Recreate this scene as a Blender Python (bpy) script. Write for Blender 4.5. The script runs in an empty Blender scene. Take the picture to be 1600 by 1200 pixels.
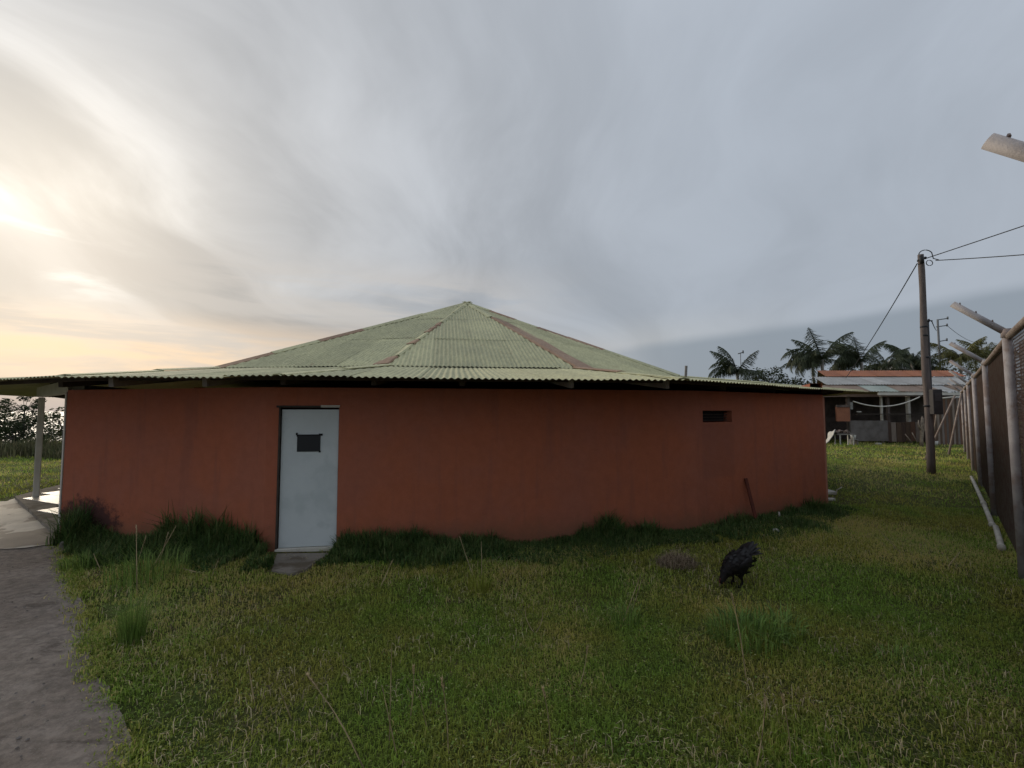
import bpy, bmesh, math, random
import numpy as np
from mathutils import Vector, Matrix
random.seed(7); np.random.seed(7)
R = math.radians
SC = bpy.context.scene
COL = SC.collection

# ------------------------------------------------------------------ camera
CAM_H = 1.9; PITCH = math.atan(0.0583); F = 720.0
cam_d = bpy.data.cameras.new('camera'); cam_d.sensor_width = 36.0
cam_d.lens = F / 1600 * 36; cam_d.clip_start = 0.05; cam_d.clip_end = 30000
cam = bpy.data.objects.new('camera', cam_d); COL.objects.link(cam)
cam.location = (0, 0, CAM_H); cam.rotation_euler = (math.pi / 2 + PITCH, 0, 0)
SC.camera = cam

# ------------------------------------------------------------------ sky and light
SUN_AZ = R(-47); SUN_EL = R(18)
SDIR = Vector((math.sin(SUN_AZ) * math.cos(SUN_EL), math.cos(SUN_AZ) * math.cos(SUN_EL), math.sin(SUN_EL)))
world = bpy.data.worlds.new('World'); SC.world = world; world.use_nodes = True

class NT:
    def __init__(s, tree): s.t = tree; s.n = tree.nodes; s.l = tree.links
    def put(s, node, i, v):
        if hasattr(v, 'is_output'): s.l.new(v, node.inputs[i])
        elif v is not None: node.inputs[i].default_value = v
    def m(s, op, a, b=None, c=None, clamp=False):
        n = s.n.new('ShaderNodeMath'); n.operation = op; n.use_clamp = clamp
        for i, v in enumerate((a, b, c)): s.put(n, i, v)
        return n.outputs[0]
    def vec(s, x, y, z):
        n = s.n.new('ShaderNodeCombineXYZ')
        for i, v in enumerate((x, y, z)): s.put(n, i, v)
        return n.outputs[0]
    def vm(s, op, a, b=None, out=0):
        n = s.n.new('ShaderNodeVectorMath'); n.operation = op
        s.put(n, 0, a)
        if b is not None: s.put(n, 1, b)
        return n.outputs[out]
    def noise(s, vec, scale, detail=4, rough=.5, dist=0):
        n = s.n.new('ShaderNodeTexNoise'); s.put(n, 'Vector', vec)
        n.inputs['Scale'].default_value = scale; n.inputs['Detail'].default_value = detail
        n.inputs['Roughness'].default_value = rough; n.inputs['Distortion'].default_value = dist
        return n.outputs[0]
    def ramp(s, v, a, b, lo=0.0, hi=1.0):
        n = s.n.new('ShaderNodeMapRange'); n.interpolation_type = 'SMOOTHSTEP'
        for i, q in enumerate((v, a, b, lo, hi)): s.put(n, i, q)
        return n.outputs[0]
    def mix(s, f, a, b, mode='MIX'):
        n = s.n.new('ShaderNodeMix'); n.data_type = 'RGBA'; n.blend_type = mode
        s.put(n, 0, f)
        for i, v in ((6, a), (7, b)):
            if isinstance(v, tuple) and len(v) == 3: v = (*v, 1)
            s.put(n, i, v)
        return n.outputs[2]
    def scale(s, col, f):
        n = s.n.new('ShaderNodeVectorMath'); n.operation = 'SCALE'
        s.put(n, 0, col); s.put(n, 3, f)
        return n.outputs[0]

def build_sky():
    t = NT(world.node_tree); t.n.clear()
    out = t.n.new('ShaderNodeOutputWorld')
    sky = t.n.new('ShaderNodeTexSky'); sky.sky_type = 'NISHITA'; sky.sun_disc = False
    sky.sun_elevation = SUN_EL; sky.sun_rotation = SUN_AZ
    sky.air_density = 1.2; sky.dust_density = 2.0
    b1 = t.n.new('ShaderNodeBackground'); b1.inputs[1].default_value = .08
    t.l.new(sky.outputs[0], b1.inputs[0])
    tc = t.n.new('ShaderNodeTexCoord'); v = tc.outputs['Generated']
    sep = t.n.new('ShaderNodeSeparateXYZ'); t.l.new(v, sep.inputs[0])
    x, y, z = sep.outputs
    zc = t.m('ADD', t.m('MAXIMUM', z, 0.0), .30)
    px = t.m('DIVIDE', x, zc); py = t.m('DIVIDE', y, zc)
    ca, sa = math.cos(R(22)), math.sin(R(22))
    al = t.m('ADD', t.m('MULTIPLY', px, sa), t.m('MULTIPLY', py, ca))     # along the streaks
    ac = t.m('SUBTRACT', t.m('MULTIPLY', px, ca), t.m('MULTIPLY', py, sa))
    wp = t.m('SUBTRACT', t.noise(t.vec(px, py, 5.5), .9, 2, .5), .5)
    ac = t.m('ADD', ac, t.m('MULTIPLY', wp, 1.1)); al = t.m('ADD', al, t.m('MULTIPLY', wp, .8))
    n1 = t.noise(t.vec(ac, t.m('MULTIPLY', al, .42), 3.1), 2.1, 6, .55, .3)
    n2 = t.noise(t.vec(t.m('MULTIPLY', ac, .9), t.m('MULTIPLY', al, .25), 9.7), .95, 2, .5, .3)
    n3 = t.noise(t.vec(t.m('MULTIPLY', x, 2.0), t.m('MULTIPLY', y, 2.0), t.m('MULTIPLY', z, 13.0)), 1.5, 5, .55, .5)
    sd = t.m('MAXIMUM', t.vm('DOT_PRODUCT', v, tuple(SDIR), 1), 0.0)
    g_w = t.m('POWER', sd, 3.2); g_m = t.m('POWER', sd, 12.0); g_n = t.m('POWER', sd, 55.0)
    # base veil of high cloud
    base = t.mix(t.m('MULTIPLY', g_w, .95), (.305, .338, .386), (.365, .366, .368))
    streak = t.m('ADD', t.m('MULTIPLY', n1, .62), t.m('MULTIPLY', n2, .5))          # about .56
    con = t.m('ADD', .085, t.m('MULTIPLY', g_w, .22))
    base = t.scale(base, t.m('ADD', 1.0, t.m('MULTIPLY', t.ramp(streak, .44, .69, -1, 1), con)))
    base = t.scale(base, t.m('ADD', .97, t.m('MULTIPLY', t.m('POWER', t.m('MAXIMUM', z, 0.0), 1.5), .50)))   # overcast: paler towards the zenith
    glow = t.scale((1.0, .91, .76), t.m('MULTIPLY', t.m('ADD', t.m('MULTIPLY', g_m, .07), t.m('MULTIPLY', g_n, .40)), t.ramp(streak, .40, .70, .7, 1.15)))
    c = t.vm('ADD', base, glow)
    # bands of low stratus towards the set sun, grey with warm gaps
    low = t.ramp(z, .36, .13, 0, 1)
    band = t.m('MULTIPLY', t.ramp(n3, .42, .60, 0, 1), low)
    lowmid = t.m('MULTIPLY', t.ramp(z, .10, .20), t.ramp(z, .33, .24))
    band = t.m('MAXIMUM', band, t.m('MULTIPLY', lowmid, t.ramp(n3, .30, .52, 0, .9)))
    band = t.m('MULTIPLY', band, t.ramp(g_w, .12, .55, 0, 1))
    c = t.mix(t.m('MULTIPLY', band, .78), c, (.47, .445, .42))
    warm = t.m('MULTIPLY', t.m('MULTIPLY', t.ramp(z, .02, .075), t.ramp(z, .19, .10)), t.m('POWER', sd, 4.0))
    warm = t.m('MULTIPLY', warm, t.ramp(n3, .62, .42, .15, 1))
    c = t.mix(t.m('MULTIPLY', warm, .95), c, (.78, .57, .38))
    # slate cloud bank low on the right, its upper edge climbing
    hl = t.m('SQRT', t.m('ADD', t.m('MULTIPLY', x, x), t.m('MULTIPLY', y, y)))
    xs = t.m('DIVIDE', x, t.m('MAXIMUM', hl, .001))
    nb = t.noise(t.vec(t.m('MULTIPLY', x, 1.0), y, t.m('MULTIPLY', z, 4.0)), 2.4, 3, .5)
    edge = t.m('ADD', t.m('ADD', .103, t.m('MULTIPLY', xs, .118)), t.m('MULTIPLY', t.m('SUBTRACT', nb, .5), .045))
    inb = t.ramp(t.m('SUBTRACT', z, edge), 0.010, -.016, 0, 1)
    inb = t.m('MULTIPLY', inb, t.ramp(xs, .05, .38))
    # paler strip just above the bank
    strip = t.m('MULTIPLY', t.m('MULTIPLY', t.ramp(t.m('SUBTRACT', z, edge), .075, .0), t.ramp(xs, -.25, .15)), t.ramp(xs, .62, .30))
    c = t.mix(t.m('MULTIPLY', strip, .25), c, (.47, .465, .44))
    c = t.mix(t.m('MULTIPLY', inb, .8), c, (.205, .240, .282))
    # grey murk over the sea
    murk = t.m('MULTIPLY', t.ramp(z, .055, .015), t.ramp(xs, -.2, -.6))
    c = t.mix(t.m('MULTIPLY', murk, .75), c, (.33, .31, .315))
    below = t.ramp(z, -.002, -.02)
    c = t.mix(below, c, (.10, .11, .10))
    b2 = t.n.new('ShaderNodeBackground'); b2.inputs[1].default_value = 1.0
    t.l.new(c, b2.inputs[0])
    mx = t.n.new('ShaderNodeMixShader'); mx.inputs[0].default_value = .95
    t.l.new(b1.outputs[0], mx.inputs[1]); t.l.new(b2.outputs[0], mx.inputs[2])
    t.l.new(mx.outputs[0], out.inputs[0])
build_sky()
world.cycles.sampling_method = 'MANUAL'; world.cycles.sample_map_resolution = 256

sun_d = bpy.data.lights.new('sun', 'SUN'); sun_d.energy = 1.5; sun_d.angle = R(30); sun_d.color = (1, .86, .68)
sun = bpy.data.objects.new('sun', sun_d); COL.objects.link(sun)
sun.rotation_euler = (-SDIR).to_track_quat('-Z', 'Y').to_euler(); sun.location = (-20, 20, 30)

SC.view_settings.view_transform = 'Standard'; SC.view_settings.look = 'None'
SC.view_settings.exposure = 0.31; SC.view_settings.gamma = 1.0; SC.view_settings.use_curve_mapping = False
SC.render.engine = 'CYCLES'
SC.cycles.use_denoising = True; SC.cycles.adaptive_threshold = .02
SC.cycles.max_bounces = 4; SC.cycles.diffuse_bounces = 2; SC.cycles.glossy_bounces = 2
SC.cycles.transparent_max_bounces = 8; SC.cycles.transmission_bounces = 3

# ------------------------------------------------------------------ helpers
def ray(px, py):
    cx = (px - 800) / F; cy = (600 - py) / F
    c, s = math.cos(PITCH), math.sin(PITCH)
    return Vector((cx, c - cy * s, s + cy * c))
def at(px, py, Y):
    r = ray(px, py); r *= Y / r.y
    return Vector((r.x, Y, CAM_H + r.z))
def gnd(px, py, z=0):
    r = ray(px, py); k = (z - CAM_H) / r.z
    return Vector((r.x * k, r.y * k, z))

def gz(x, y):
    """height of the lawn, arrays or floats"""
    h = .025 * np.sin(.9 * x + 1.3) * np.sin(.7 * y + .4) + .018 * np.sin(2.1 * x + .6 * y) + .014 * np.sin(-1.3 * x + 2.4 * y + 1.0)
    h = h + .006 * np.sin(6.1 * x + 2.0 * y) * np.sin(5.3 * y - 1.7 * x)
    t = np.clip((-x - 26) / 95.0, 0, 1)
    h = h - 42 * t * t * (3 - 2 * t)
    t2 = np.clip((y - 70) / 300.0, 0, 1) * np.clip((-x + 10) / 60.0, 0, 1)
    return h - 30 * t2 * t2
def gzf(x, y): return float(gz(np.float64(x), np.float64(y)))

MATS = {}
def mat(name, c1, c2=None, scale=3.0, rough=.85, bump=0.0, bscale=30.0, metal=0.0, detail=5, c3=None, s3=1.0, lo=.35, hi=.68, rnd=0.0, spec=.3, stretch=None):
    """principled surface whose colour wanders between c1, c2 (and c3 in wide patches)"""
    if name in MATS: return MATS[name]
    m = bpy.data.materials.new(name); m.use_nodes = True; t = NT(m.node_tree)
    p = t.n['Principled BSDF']; p.inputs['Roughness'].default_value = rough; p.inputs['Metallic'].default_value = metal
    p.inputs['Specular IOR Level'].default_value = spec
    g = t.n.new('ShaderNodeNewGeometry'); pos = g.outputs['Position']
    if stretch: pos = t.vm('MULTIPLY', pos, stretch)
    col = None
    if c2 is not None:
        col = t.mix(t.ramp(t.noise(pos, scale, detail, .6), lo, hi), c1, c2)
    else:
        n = t.n.new('ShaderNodeRGB'); n.outputs[0].default_value = (*c1, 1); col = n.outputs[0]
    if c3 is not None:
        col = t.mix(t.ramp(t.noise(t.vm('ADD', pos, (13.0, 5.0, 2.0)), s3, 4, .6), .5, .66), col, c3)
    if rnd:
        oi = t.n.new('ShaderNodeObjectInfo')
        col = t.scale(col, t.ramp(oi.outputs['Random'], 0, 1, 1 - rnd, 1 + rnd))
    t.l.new(col, p.inputs['Base Color'])
    if bump:
        b = t.n.new('ShaderNodeBump'); b.inputs['Strength'].default_value = bump; b.inputs['Distance'].default_value = .02
        t.l.new(t.noise(pos, bscale, 5, .6), b.inputs['Height']); t.l.new(b.outputs[0], p.inputs['Normal'])
    MATS[name] = m
    return m

def leafmat(name, c1, c2, c3, scale=.8, trans=.35, rough=.6, attr=True):
    m = bpy.data.materials.new(name); m.use_nodes = True; t = NT(m.node_tree)
    out = t.n['Material Output']; p = t.n['Principled BSDF']
    p.inputs['Roughness'].default_value = rough; p.inputs['Specular IOR Level'].default_value = .25
    g = t.n.new('ShaderNodeNewGeometry')
    col = t.mix(t.ramp(t.noise(g.outputs['Position'], scale, 5, .6), .36, .66), c1, c2)
    if attr:
        a = t.n.new('ShaderNodeAttribute'); a.attribute_name = 'tint'
        col = t.mix(t.ramp(a.outputs['Fac'], .70, 1.0, 0, .85), col, c3)
        col = t.scale(col, t.ramp(a.outputs['Fac'], 0, .7, .5, 1.4))
    t.l.new(col, p.inputs['Base Color'])
    tr = t.n.new('ShaderNodeBsdfTranslucent'); t.l.new(t.scale(col, 1.1), tr.inputs[0])
    mx = t.n.new('ShaderNodeMixShader'); mx.inputs[0].default_value = trans
    t.l.new(p.outputs[0], mx.inputs[1]); t.l.new(tr.outputs[0], mx.inputs[2]); t.l.new(mx.outputs[0], out.inputs[0])
    MATS[name] = m
    return m

def tag(o, label=None, cat=None, group=None, kind=None):
    if label: o['label'] = label
    if cat: o['category'] = cat
    if group: o['group'] = group
    if kind: o['kind'] = kind
    return o
def empty(name, loc=(0, 0, 0), rz=0):
    o = bpy.data.objects.new(name, None); COL.objects.link(o); o.location = loc; o.rotation_euler = (0, 0, rz); o.empty_display_size = .2
    return o
def link(name, me, m, parent=None, smooth=False):
    if m is not None and len(me.materials) == 0: me.materials.append(m)
    o = bpy.data.objects.new(name, me); COL.objects.link(o)
    if parent is not None:
        o.parent = parent
    if smooth:
        me.polygons.foreach_set('use_smooth', [True] * len(me.polygons))
    return o
def off(parent):
    """world offset of a parent chain made of unrotated empties/meshes"""
    v = Vector((0, 0, 0))
    while parent is not None:
        v += parent.location; parent = parent.parent
    return v

class MB:
    """collects boxes, tubes, quads in world coordinates; build() makes ONE mesh object"""
    def __init__(s): s.v = []; s.f = []
    def add(s, vs, fs):
        k = len(s.v); s.v += [tuple(q) for q in vs]; s.f += [tuple(i + k for i in q) for q in fs]; return s
    def box(s, c, size, rz=0, rx=0, ry=0):
        M = Matrix.Rotation(rz, 3, 'Z') @ Matrix.Rotation(ry, 3, 'Y') @ Matrix.Rotation(rx, 3, 'X')
        c = Vector(c); a, b, h = [q / 2 for q in size]
        vs = [c + M @ Vector((i * a, j * b, k * h)) for i in (-1, 1) for j in (-1, 1) for k in (-1, 1)]
        return s.add(vs, [(0, 1, 3, 2), (4, 6, 7, 5), (0, 4, 5, 1), (2, 3, 7, 6), (0, 2, 6, 4), (1, 5, 7, 3)])
    def bar(s, a, b, w, h, up=(0, 0, 1)):
        a, b = Vector(a), Vector(b); d = (b - a).normalized(); sd = d.cross(Vector(up)).normalized(); u = sd.cross(d)
        vs = [p + sd * i * w / 2 + u * j * h / 2 for p in (a, b) for i in (-1, 1) for j in (-1, 1)]
        return s.add(vs, [(0, 1, 3, 2), (4, 6, 7, 5), (0, 4, 5, 1), (2, 3, 7, 6), (0, 2, 6, 4), (1, 5, 7, 3)])
    def tube(s, pts, rad, n=8, caps=True):
        pts = [Vector(p) for p in pts]
        if not hasattr(rad, '__len__'): rad = [rad] * len(pts)
        k0 = len(s.v); ref = None
        for i, p in enumerate(pts):
            d = (pts[min(i + 1, len(pts) - 1)] - pts[max(i - 1, 0)]).normalized()
            if ref is None: ref = Vector((1, 0, 0)) if abs(d.x) < .8 else Vector((0, 1, 0))
            a = d.cross(ref).normalized(); b = d.cross(a); ref = -d.cross(a).cross(d) if False else ref
            for j in range(n):
                q = 2 * math.pi * j / n
                s.v.append(tuple(p + (a * math.cos(q) + b * math.sin(q)) * rad[i]))
        for i in range(len(pts) - 1):
            for j in range(n):
                s.f.append((k0 + i * n + j, k0 + i * n + (j + 1) % n, k0 + (i + 1) * n + (j + 1) % n, k0 + (i + 1) * n + j))
        if caps:
            s.f.append(tuple(k0 + j for j in range(n))[::-1]); e = k0 + (len(pts) - 1) * n
            s.f.append(tuple(e + j for j in range(n)))
        return s
    def quad(s, a, b, c, d): return s.add([a, b, c, d], [(0, 1, 2, 3)])
    def mesh(s, name, o=Vector((0, 0, 0))):
        me = bpy.data.meshes.new(name)
        me.from_pydata([(x - o.x, y - o.y, z - o.z) for x, y, z in s.v], [], s.f); me.update()
        return me
    def build(s, name, m, parent=None, smooth=False, bevel=0):
        me = s.mesh(name, off(parent))
        o = link(name, me, m, parent, smooth)
        if bevel:
            md = o.modifiers.new('bevel', 'BEVEL'); md.width = bevel; md.segments = 2; md.limit_method = 'ANGLE'
        return o

def npmesh(name, verts, faces, tint=None):
    """fast mesh; faces is an (n,k) array, tint one value per face"""
    me = bpy.data.meshes.new(name); n, k = faces.shape
    me.vertices.add(len(verts)); me.vertices.foreach_set('co', verts.astype(np.float32).ravel())
    me.loops.add(n * k); me.loops.foreach_set('vertex_index', faces.astype(np.int32).ravel())
    me.polygons.add(n); me.polygons.foreach_set('loop_start', np.arange(0, n * k, k, dtype=np.int32))
    try: me.polygons.foreach_set('loop_total', np.full(n, k, dtype=np.int32))
    except Exception: pass
    if tint is not None:
        a = me.attributes.new('tint', 'FLOAT', 'FACE'); a.data.foreach_set('value', tint.astype(np.float32))
    me.update(calc_edges=True); me.validate()
    return me

def inpoly(x, y, poly):
    r = np.zeros(len(x), bool); n = len(poly)
    for i in range(n):
        x0, y0 = poly[i][:2]; x1, y1 = poly[(i + 1) % n][:2]
        c = (y0 > y) != (y1 > y)
        with np.errstate(divide='ignore', invalid='ignore'):
            r ^= c & (x < (x1 - x0) * (y - y0) / (y1 - y0 + 1e-12) + x0)
    return r

# ------------------------------------------------------------------ plan of the place (metres; camera at the origin looking +Y)
ZE, ZB = 2.315, 2.73
APEX = Vector((-1.53, 15.5, 5.52))
EV = [(-5.52, 5.60), (-2.83, 5.50), (2.35, 6.15), (7.75, 10.05), (9.6, 15), (8.5, 20), (4, 24.5), (-2, 25.8), (-8, 24), (-12.5, 19.5), (-14, 13.5), (-11.5, 8.0)]
BV = [(-5.8, 9.1), (-2.33, 8.59), (1.26, 9.12), (4.08, 11.37), (5.3, 15), (4.5, 18.8), (2, 21.5), (-1.5, 22.4), (-5, 21.3), (-7.6, 18.6), (-8.6, 15), (-8.3, 11.8)]
WV = [(-6.85, 7.1), (-3.30, 6.22), (2.9, 7.30), (6.27, 9.30), (7.6, 12.4), (8.2, 15.5), (7, 19), (3, 23), (-3, 24), (-8, 21), (-9.5, 16), (-7.6, 11)]
WTOP = 2.22
PATH = [tuple(gnd(px, py)[:2]) for px, py in ((-60, 862), (40, 856), (95, 853), (104, 880), (126, 940), (140, 985), (146, 1030), (172, 1085), (192, 1130), (200, 1200), (215, 1290))] + [(-1.35, 0), (-1.2, -6), (-12, -6), (-14, 3)]
APRON = [tuple(gnd(px, py)[:2]) for px, py in ((-90, 868), (40, 858), (99, 851), (110, 838), (112, 775), (60, 768), (10, 785), (-110, 790))]
PORCH = [(-6.9, 7.05), (-10.6, 9.95), (-11.2, 11.6), (-7.6, 11.0)]

# ------------------------------------------------------------------ ground, path, sea
def axis(lo, hi, step, far):
    a = list(np.arange(lo, hi + 1e-6, step)); d = step
    while a[-1] < far: d *= 1.35; a.append(a[-1] + d)
    d = step
    while a[0] > -far: d *= 1.35; a.insert(0, a[0] - d)
    return np.array(a)
def ground():
    xs = axis(-24, 30, .3, 9000); ys = axis(-8, 34, .3, 9000)
    X, Y = np.meshgrid(xs, ys); Z = gz(X, Y)
    v = np.stack([X.ravel(), Y.ravel(), Z.ravel()], 1)
    nx, ny = len(xs), len(ys); i = np.arange(ny - 1)[:, None] * nx + np.arange(nx - 1)[None, :]
    f = np.stack([i, i + 1, i + nx + 1, i + nx], -1).reshape(-1, 4)
    me = npmesh('ground', v, f)
    m = bpy.data.materials.new('turf_soil'); m.use_nodes = True; t = NT(m.node_tree); p = t.n['Principled BSDF']
    p.inputs['Roughness'].default_value = .95; p.inputs['Specular IOR Level'].default_value = .1
    g = t.n.new('ShaderNodeNewGeometry'); pos = g.outputs['Position']
    n1 = t.noise(pos, .55, 5, .6); n2 = t.noise(pos, 22, 5, .7); n3 = t.noise(t.vm('ADD', pos, (40.0, 3.0, 0.0)), 1.5, 4, .6)
    c = t.mix(t.ramp(n1, .38, .62), (.085, .115, .030), (.125, .125, .042))
    c = t.mix(t.ramp(n3, .56, .70, 0, .8), c, (.15, .115, .07))
    c = t.scale(c, t.ramp(n2, .3, .7, .45, 1.35))
    t.l.new(c, p.inputs['Base Color'])
    b = t.n.new('ShaderNodeBump'); b.inputs['Strength'].default_value = .9; b.inputs['Distance'].default_value = .05
    t.l.new(t.noise(pos, 34, 5, .7), b.inputs['Height']); t.l.new(b.outputs[0], p.inputs['Normal'])
    o = link('ground', me, m, None, True); tag(o, 'uneven green lawn around the red house', 'lawn', kind='structure')
ground()

def rag(poly, step=.07, amp=.03):
    """uneven outline"""
    out = []; n = len(poly)
    for i in range(n):
        a, b = Vector(poly[i]), Vector(poly[(i + 1) % n]); k = max(1, int(min((b - a).length, 9) / step)); nr = Vector((-(b - a).y, (b - a).x)).normalized()
        for j in range(k):
            p = a.lerp(b, j / k); q = math.sin(5.1 * p.x + 2.3 * p.y) * .5 + math.sin(13.7 * p.x - 9.1 * p.y) * .3 + random.uniform(-.35, .35)
            out.append(tuple(p + nr * amp * q))
    return out
def sheet(name, poly, z, m, label, cat, step=.16, over=.02, rough=.006):
    """a sheet laid over the ground inside poly"""
    poly = rag(poly)
    xs0, ys0 = zip(*poly)
    bm = bmesh.new(); vs = [bm.verts.new((x, y, 0)) for x, y in poly]; bmesh.ops.triangulate(bm, faces=[bm.faces.new(vs)])
    for ax, lo, hi in ((0, min(xs0), max(xs0)), (1, min(ys0), max(ys0))):
        q = lo + step
        while q < hi:
            no = (1, 0, 0) if ax == 0 else (0, 1, 0); co = (q, 0, 0) if ax == 0 else (0, q, 0)
            bmesh.ops.bisect_plane(bm, geom=bm.verts[:] + bm.edges[:] + bm.faces[:], plane_co=co, plane_no=no); q += step
    for v in bm.verts:
        v.co.z = gzf(v.co.x, v.co.y) * .5 + z + over + rough * math.sin(7 * v.co.x + 3 * v.co.y) * math.sin(9 * v.co.y - 2 * v.co.x)
    me = bpy.data.meshes.new(name); bm.normal_update(); bm.to_mesh(me); bm.free()
    o = link(name, me, m, None, True); tag(o, label, cat, kind='structure'); return o

def path_mat():
    m = bpy.data.materials.new('worn_path'); m.use_nodes = True; t = NT(m.node_tree); p = t.n['Principled BSDF']
    p.inputs['Roughness'].default_value = .9; p.inputs['Specular IOR Level'].default_value = .2
    g = t.n.new('ShaderNodeNewGeometry'); pos = g.outputs['Position']
    a = t.noise(pos, 1.2, 5, .6); b_ = t.noise(pos, 14, 6, .7); s = t.noise(t.vm('MULTIPLY', pos, (1.6, 4.5, 1.0)), 1.4, 5, .65, .4)
    c = t.mix(t.ramp(a, .35, .65), (.21, .172, .143), (.29, .245, .208))
    c = t.mix(t.ramp(s, .54, .68, 0, .75), c, (.105, .085, .072))
    c = t.scale(c, t.ramp(b_, .3, .7, .72, 1.25))
    vo = t.n.new('ShaderNodeTexVoronoi'); vo.inputs['Scale'].default_value = 60; t.l.new(pos, vo.inputs['Vector'])
    c = t.mix(t.ramp(vo.outputs['Distance'], .26, .10, 0, .55), c, (.33, .30, .27))
    t.l.new(c, p.inputs['Base Color'])
    bu = t.n.new('ShaderNodeBump'); bu.inputs['Strength'].default_value = .8; bu.inputs['Distance'].default_value = .02
    t.l.new(t.m('ADD', t.m('MULTIPLY', s, 2.2), t.noise(pos, 55, 5, .75)), bu.inputs['Height']); t.l.new(bu.outputs[0], p.inputs['Normal'])
    return m
sheet('path', PATH, .0, path_mat(), 'worn grey brown gravelly path at the left', 'path')
def apron_mat():
    m = bpy.data.materials.new('pale_concrete'); m.use_nodes = True; t = NT(m.node_tree); p = t.n['Principled BSDF']
    p.inputs['Roughness'].default_value = .7
    g = t.n.new('ShaderNodeNewGeometry'); pos = g.outputs['Position']
    c = t.mix(t.ramp(t.noise(pos, 4, 5, .6), .35, .65), (.42, .38, .33), (.52, .48, .42))
    c = t.mix(t.ramp(t.noise(t.vm('ADD', pos, (3.3, 1.2, 0.0)), .75, 5, .6, .5), .49, .53), c, (.13, .105, .085))
    t.l.new(c, p.inputs['Base Color'])
    bu = t.n.new('ShaderNodeBump'); bu.inputs['Strength'].default_value = .3; bu.inputs['Distance'].default_value = .01
    t.l.new(t.noise(pos, 40, 5, .7), bu.inputs['Height']); t.l.new(bu.outputs[0], p.inputs['Normal'])
    return m
sheet('concrete_apron', APRON, .0, apron_mat(), 'pale concrete apron with dirt patches before the porch', 'pavement', over=.03, rough=.003)

def sea():
    me = bpy.data.meshes.new('sea'); S = 26000
    me.from_pydata([(-S, -S, 0), (S, -S, 0), (S, S, 0), (-S, S, 0)], [], [(0, 1, 2, 3)])
    m = mat('sea_water', (.16, .17, .18), rough=.5, spec=.5, bump=.25, bscale=.05)
    o = link('sea', me, m); o.location = (0, 0, -36.5); tag(o, 'pale calm sea beyond the shrubs', 'sea', kind='structure')
sea()

# ------------------------------------------------------------------ the round red house
def wall_mat():
    m = bpy.data.materials.new('terracotta_plaster'); m.use_nodes = True; t = NT(m.node_tree); p = t.n['Principled BSDF']
    p.inputs['Roughness'].default_value = .88; p.inputs['Specular IOR Level'].default_value = .2
    g = t.n.new('ShaderNodeNewGeometry'); pos = g.outputs['Position']
    a = t.noise(pos, .8, 5, .6); b_ = t.noise(pos, 9, 6, .65); s = t.noise(t.vm('MULTIPLY', pos, (3.4, 3.4, .30)), 1.6, 5, .65)
    c = t.mix(t.ramp(a, .35, .65), (.40, .125, .066), (.365, .127, .079))
    c = t.mix(t.ramp(s, .52, .70, 0, .5), c, (.28, .105, .072))
    c = t.scale(c, t.ramp(b_, .3, .7, .95, 1.05))
    # splashed soil stain along the foot, uneven edge
    sep = t.n.new('ShaderNodeSeparateXYZ'); t.l.new(pos, sep.inputs[0])
    zz = t.m('ADD', sep.outputs[2], t.m('MULTIPLY', t.m('SUBTRACT', t.noise(pos, 3.5, 5, .7), .5), .5))
    c = t.mix(t.ramp(zz, .42, .06, 0, .65), c, (.20, .105, .065))
    # black mould by the left corner
    d = t.vm('DISTANCE', t.vm('MULTIPLY', pos, (1.0, 1.0, 1.9)), (-6.35, 6.9, .50), 1)
    d = t.m('ADD', d, t.m('MULTIPLY', t.m('SUBTRACT', t.noise(pos, 6, 6, .75), .5), 1.5))
    c = t.mix(t.ramp(d, .78, .38, 0, .85), c, (.035, .022, .026))
    # dull repaint under the vent
    px_ = t.m('MULTIPLY', t.ramp(sep.outputs[0], 3.0, 3.06), t.ramp(sep.outputs[0], 3.78, 3.70))
    pz_ = t.m('MULTIPLY', t.ramp(sep.outputs[2], .78, .86), t.ramp(sep.outputs[2], 1.70, 1.66))
    c = t.mix(t.m('MULTIPLY', t.m('MULTIPLY', px_, pz_), .25), c, (.18, .085, .07))
    t.l.new(c, p.inputs['Base Color'])
    bu = t.n.new('ShaderNodeBump'); bu.inputs['Strength'].default_value = .5; bu.inputs['Distance'].default_value = .012
    t.l.new(t.m('ADD', t.noise(pos, 45, 4, .7), t.m('MULTIPLY', t.noise(pos, 5, 3, .5), 1.5)), bu.inputs['Height']); t.l.new(bu.outputs[0], p.inputs['Normal'])
    return m

def roof_mat(name, c1, c2, c3, rust=.5):
    m = bpy.data.materials.new(name); m.use_nodes = True; t = NT(m.node_tree); p = t.n['Principled BSDF']
    p.inputs['Roughness'].default_value = .68; p.inputs['Specular IOR Level'].default_value = .3
    g = t.n.new('ShaderNodeNewGeometry'); pos = g.outputs['Position']
    oi = t.n.new('ShaderNodeObjectInfo')
    a = t.noise(pos, 1.1, 6, .65); b_ = t.noise(t.vm('MULTIPLY', pos, (4.0, 1.0, 1.0)), 5, 6, .7); e = t.noise(t.vm('ADD', pos, (9.0, 4.0, 1.0)), 2.2, 6, .7)
    c = t.mix(t.ramp(a, .35, .65), c1, c2)
    c = t.scale(c, t.ramp(b_, .3, .72, 1.12, .80))
    c = t.mix(t.ramp(e, .60, .76, 0, rust), c, c3)
    c = t.scale(c, t.ramp(oi.outputs['Random'], 0, 1, .90, 1.08))
    t.l.new(c, p.inputs['Base Color'])
    bu = t.n.new('ShaderNodeBump'); bu.inputs['Strength'].default_value = .3; bu.inputs['Distance'].default_value = .01
    t.l.new(t.noise(pos, 18, 5, .7), bu.inputs['Height']); t.l.new(bu.outputs[0], p.inputs['Normal'])
    return m

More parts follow.
